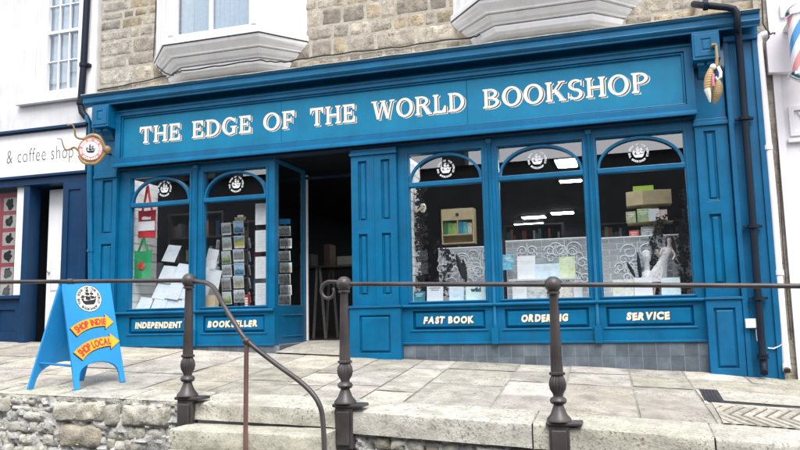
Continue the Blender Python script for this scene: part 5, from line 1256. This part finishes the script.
LC = abp(88.7, 298.5); q = flatmb(); rr_ = .138
q.flat(shift(disc(rr_), *LC), c0, vx, vy, 0, .0015); q.flat(shift(annulus(.97, 1.0), LC[0], LC[1], 0, rr_), c0, vx, vy, 1, .0020)
q.flat(shift([ccw(p) for p in LOGO_TEXT], LC[0], LC[1], 0, rr_ * .99), c0, vx, vy, 1, .0026); q.flat(shift(SHIP, LC[0], LC[1] + .004, 0, rr_ * 1.12), c0, vx, vy, 1, .0026)
q.build('ship_logo', [M['cream'], M['ink']], pf)
def arrow(p0, p1, p2, h0, h1, txt, name):
    (x0, y0), (xm, ym), (x1, y1) = abp(*p0), abp(*p1), abp(*p2); N = 14
    def Q(u): a_ = (x0 + (xm * 2 - (x0 + x1) / 2 - x0) * 1, 0); cxm = 2 * xm - (x0 + x1) / 2; cym = 2 * ym - (y0 + y1) / 2; return Vector(((1 - u) ** 2 * x0 + 2 * u * (1 - u) * cxm + u * u * x1, (1 - u) ** 2 * y0 + 2 * u * (1 - u) * cym + u * u * y1))
    def fr(u): d = (Q(min(1, u + .02)) - Q(max(0, u - .02))).normalized(); return d, Vector((-d.y, d.x))
    ue = .84
    def outl(g):
        up = []; dn = []
        for i in range(N + 1):
            u = ue * i / N; d, m_ = fr(u); h = (h0 + (h1 - h0) * u) / 2 + g; c_ = Q(u) - (d * g if i == 0 else d * 0); up.append(c_ + m_ * h); dn.append(c_ - m_ * h)
        d, m_ = fr(ue); h = h1 * .92 + g * 1.6; tip = Q(1) + d * g * 1.8
        ps = [[tuple(dn[i]), tuple(dn[i + 1]), tuple(up[i + 1]), tuple(up[i])] for i in range(N)]
        ps.append([tuple(Q(ue) - m_ * h - d * g), tuple(tip), tuple(Q(ue) + m_ * h - d * g)]); return ps
    q = flatmb(); off = [[(x - .008, y - .010) for x, y in p] for p in outl(.006)]
    q.flat(off, c0, vx, vy, 1, .0012); q.flat(outl(.004), c0, vx, vy, 2, .0018); q.flat(outl(-.003), c0, vx, vy, 0, .0026)
    L = sum((Q((i + 1) / 20) - Q(i / 20)).length for i in range(20)); adv = []
    for ch in txt:
        g_ = fonttext(ch, 1, .022) if ch != ' ' else []; adv.append((g_, (max(p[0] for f_ in g_ for p in f_) * 2 + .16) if g_ else .38))
    tot = sum(a_ for _, a_ in adv); s0 = .05; pos = 0; span = .80
    for g_, a_ in adv:
        u = s0 + span * (pos + a_ / 2) / tot; pos += a_
        if not g_: continue
        d, m_ = fr(u); ang = math.atan2(d.y, d.x); hh = (h0 + (h1 - h0) * u) * .74; kx = span * L / tot; c_ = Q(u)
        gl = [[(x * kx * 1.12, y * hh / .73) for x, y in f_] for f_ in g_]
        for dx, dy, l_ in ((-.0022, 0, .0032), (.0022, 0, .0034), (0, .002, .0036), (0, -.002, .0038)): q.flat([ccw(f_) for f_ in shift(gl, c_.x + dx, c_.y + dy, ang)], c0, vx, vy, 3, l_)
    q.build(name, [M['yellow'], M['ink'], M['orange'], M['redink']], pf)
arrow((74, 332), (91, 323), (113, 322), .098, .080, 'SHOP INDIE', 'yellow_arrow')
arrow((78.5, 356), (95, 344), (119, 341), .110, .082, 'SHOP LOCAL', 'yellow_arrow')

# ================================================================== iron railings
def post(mb_parent, x, y, zf, zball, bracket_r=True):
    s = (zball - zf) / 1.005
    prof = [(.092, 0), (.090, .018), (.062, .05), (.046, .09), (.036, .118), (.056, .128), (.064, .146), (.058, .164), (.036, .178), (.040, .198), (.058, .228), (.066, .265), (.060, .30), (.044, .33), (.060, .337), (.060, .352), (.046, .358), (.046, .37), (.032, .925), (.033, .93), (.050, .935), (.050, .95), (.030, .957), (.028, .975)]
    q = MB(); q.lathe([(r, z * s) for r, z in prof], (x, y, zf), 32, 0, (.19 * s, .92 * s, .86)); p = q.build('post', M['iron'], mb_parent, smooth=True)
    MB().ball((x, y, zball), .064, 24).build('ball', M['iron'], p, smooth=True)
    b = MB(); b.box(x - .075, x + .075, y - .045, y + .045, zf - .36, zf - .02); b.box(x - .095, x + (.17 if bracket_r else .095), y - .06, y + .10, zf - .03, zf - .002)
    b.box(x - .055, x + .055, y - .07, y - .0451, zf - .33, zf - .06); b.build('wall_bracket', M['iron'], p, bevel=.008); return p
YR = -3.0
p1, p2, p3 = at(189, 280.5, YR), at(344, 284, YR), at(553, 284.5, YR)
f1, f2, f3 = at(187, 396, YR).z, at(341, 403, YR).z, at(559, 421, YR).z
t1 = thing('iron_railing', (p1.x, YR, f1), 'left iron railing whose handrail bends down the steps from the first post', 'railing')
post(t1, p1.x, YR, f1, p1.z)
def rail(pts, r, par, name='rail', mat='iron', seg=12):
    sm = []; pp = [Vector(p) for p in pts]
    for i in range(len(pp) - 1):
        a_, b_, c_, d_ = pp[max(0, i - 1)], pp[i], pp[i + 1], pp[min(len(pp) - 1, i + 2)]
        for k in range(8): s_ = k / 8; sm.append(.5 * ((2 * b_) + (c_ - a_) * s_ + (2 * a_ - 5 * b_ + 4 * c_ - d_) * s_ ** 2 + (3 * b_ - a_ - 3 * c_ + d_) * s_ ** 3))
    sm.append(pp[-1]); return MB().tube(sm, r, seg).build(name, M[mat], par, smooth=True)
pl0 = at(0, 282, YR); dl = pl0 - p1
rail([p1 + dl * 2.5, p1 + dl * 1.2, p1 + dl * .6, p1], .019, t1)
MB().tube([p1 + dl * .59, p1 + dl * .62], .027, 12).build('joint_sleeve', M['iron'], t1, smooth=True)
xo = p1 + dl * 2.45; post(t1, xo.x, YR, gz(xo.x, -3), xo.z)
hr_ = [p1, at(200, 282, -3.03), at(208, 283.5, -3.1), at(215, 289.5, -3.2), at(223, 304, -3.28), at(234, 322, -3.33), at(246.5, 340, -3.36), at(272, 361, -3.38), at(298, 380, -3.40), at(312, 393, -3.41), at(319.5, 405, -3.42), at(322.5, 418, -3.42), at(324, 440, -3.42)]
e = at(324.5, 455, -3.42); e2 = Vector((e.x, -3.42, -1.08)); hr_.append(e2)
rail(hr_, .020, t1, 'handrail')
k = at(246.5, 341, -3.36); MB().ball(k, .037, 16, 0, .9).build('knob', M['iron'], t1, smooth=True)
MB().tube([Vector((k.x, -3.36, k.z - .01)), Vector((k.x - .005, -3.36, -1.08))], .0195, 12).build('handrail_pole', M['rust'], t1, smooth=True)
t2 = thing('iron_railing', (p3.x, YR, f3), 'right iron railing with a scroll end running past the two middle posts', 'railing')
post(t2, p2.x, YR, f2, p2.z); post(t2, p3.x, YR, f3, p3.z)
dr2 = (at(800, 286, YR) - p3)
far = p3 + dr2 * 1.6; post(t2, far.x, YR, gz(far.x, -3), far.z)
rail([p2, p2.lerp(p3, .5), p3], .019, t2); rail([p3, p3 + dr2 * .5, p3 + dr2, far, p3 + dr2 * 2.2], .019, t2)
sc = []
cc = at(329, 291.3, YR)
for i in range(20):
    a_ = math.radians(80 + i * 16.5); r_ = .082 * (1 - i / 19 * .50); sc.append((cc.x + r_ * math.cos(a_) * 1.0, YR, cc.z + r_ * math.sin(a_)))
MB().tube([p2, p2.lerp(Vector(sc[0]), .6) + Vector((0, 0, .006))] + sc, .017, 12, 0, .013).build('scroll', M['iron'], t2, smooth=True)

# ================================================================== drain cover
dc = thing('drain_cover', (1.1, -1.4, gz(1.1, -1.4)), 'long recessed drain cover with dark edges in the pavement at lower right', 'drain cover')
def gq(x0, x1, y0, y1, dz, mi=0, col=None, mb=None): return gsheet(x0, x1, y0, y1, 6, 3, dz, mi, col, mb)
q = gq(.56, 2.3, -1.69, -1.115, -.003); q.build('frame', plain('dark_slot', (.05, .05, .052)), dc)
q = gq(.735, 1.5, -1.645, -1.128, .004); gq(1.51, 2.28, -1.645, -1.128, .004, 0, None, q); o = q.build('stone_inlay', M['slab'], dc)
q = MB()
for k in range(5): gq(.575 + k * .03, .592 + k * .03, -1.68, -1.13, .004, 0, None, q)
q.build('grating', M['iron'], dc)

# ================================================================== across the street (mirrored in the glass)
sheet('far_pavement', -60, 60, -16, -11.5, -1.46, M['asphalt'])
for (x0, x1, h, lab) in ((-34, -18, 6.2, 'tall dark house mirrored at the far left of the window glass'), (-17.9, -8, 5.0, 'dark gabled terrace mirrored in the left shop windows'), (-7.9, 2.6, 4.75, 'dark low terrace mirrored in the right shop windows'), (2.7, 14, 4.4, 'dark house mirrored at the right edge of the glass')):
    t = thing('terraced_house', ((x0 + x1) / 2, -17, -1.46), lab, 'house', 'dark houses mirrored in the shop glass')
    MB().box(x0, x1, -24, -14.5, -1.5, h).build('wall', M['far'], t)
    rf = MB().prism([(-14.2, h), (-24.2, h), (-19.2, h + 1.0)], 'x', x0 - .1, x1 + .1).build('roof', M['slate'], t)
    MB().box(x0 + 1.2, x0 + 2.1, -19.6, -18.8, h + .8, h + 2.1).build('chimney', M['far'], rf)
    q = MB(); x = x0 + .8
    while x < x1 - 1.2: q.box(x, x + .9, -14.49, -14.44, .6, 2.1); q.box(x, x + .9, -14.49, -14.44, -1.0, .0); x += 2.3
    q.build('window', M['glass_up'], t)

# ================================================================== light
w = bpy.data.worlds.new('World'); S.world = w; w.use_nodes = True; t = w.node_tree; t.nodes.clear()
el, az = math.radians(54), math.radians(155)
sk = t.nodes.new('ShaderNodeTexSky'); sk.sky_type = 'NISHITA'; sk.sun_disc = False; sk.sun_elevation = el; sk.sun_rotation = az; sk.dust_density = 6.0; sk.air_density = 1.0; sk.ozone_density = 1.0
bg = t.nodes.new('ShaderNodeBackground'); bg.inputs[1].default_value = .12; ou = t.nodes.new('ShaderNodeOutputWorld')
tc = t.nodes.new('ShaderNodeTexCoord'); cn = t.nodes.new('ShaderNodeTexNoise'); cn.inputs['Scale'].default_value = 2.2; cn.inputs['Detail'].default_value = 6; t.links.new(tc.outputs['Generated'], cn.inputs['Vector'])
cr_ = t.nodes.new('ShaderNodeValToRGB'); cr_.color_ramp.elements[0].position = .30; cr_.color_ramp.elements[0].color = (.45, .45, .45, 1); cr_.color_ramp.elements[1].position = .62; cr_.color_ramp.elements[1].color = (1, 1, 1, 1); t.links.new(cn.outputs['Fac'], cr_.inputs[0])
cm_ = t.nodes.new('ShaderNodeMix'); cm_.data_type = 'RGBA'; t.links.new(cr_.outputs[0], cm_.inputs[0]); t.links.new(sk.outputs[0], cm_.inputs[6]); cm_.inputs[7].default_value = (7.8, 8.0, 8.4, 1)
t.links.new(cm_.outputs[2], bg.inputs[0]); t.links.new(bg.outputs[0], ou.inputs[0])
sl_ = bpy.data.lights.new('sun', 'SUN'); sl_.energy = 1.7; sl_.angle = math.radians(32); sl_.color = (1, .97, .93); so = bpy.data.objects.new('sun', sl_); COL.objects.link(so)
sd = Vector((math.sin(az) * math.cos(el), math.cos(az) * math.cos(el), math.sin(el)))
so.rotation_euler = sd.to_track_quat('Z', 'Y').to_euler(); so.location = sd * 40
vs = S.view_settings; vs.view_transform = 'Standard'; vs.look = 'None'; vs.gamma = 1; vs.use_curve_mapping = False; vs.exposure = 1.12
S.cycles.max_bounces = 8; S.cycles.transparent_max_bounces = 12
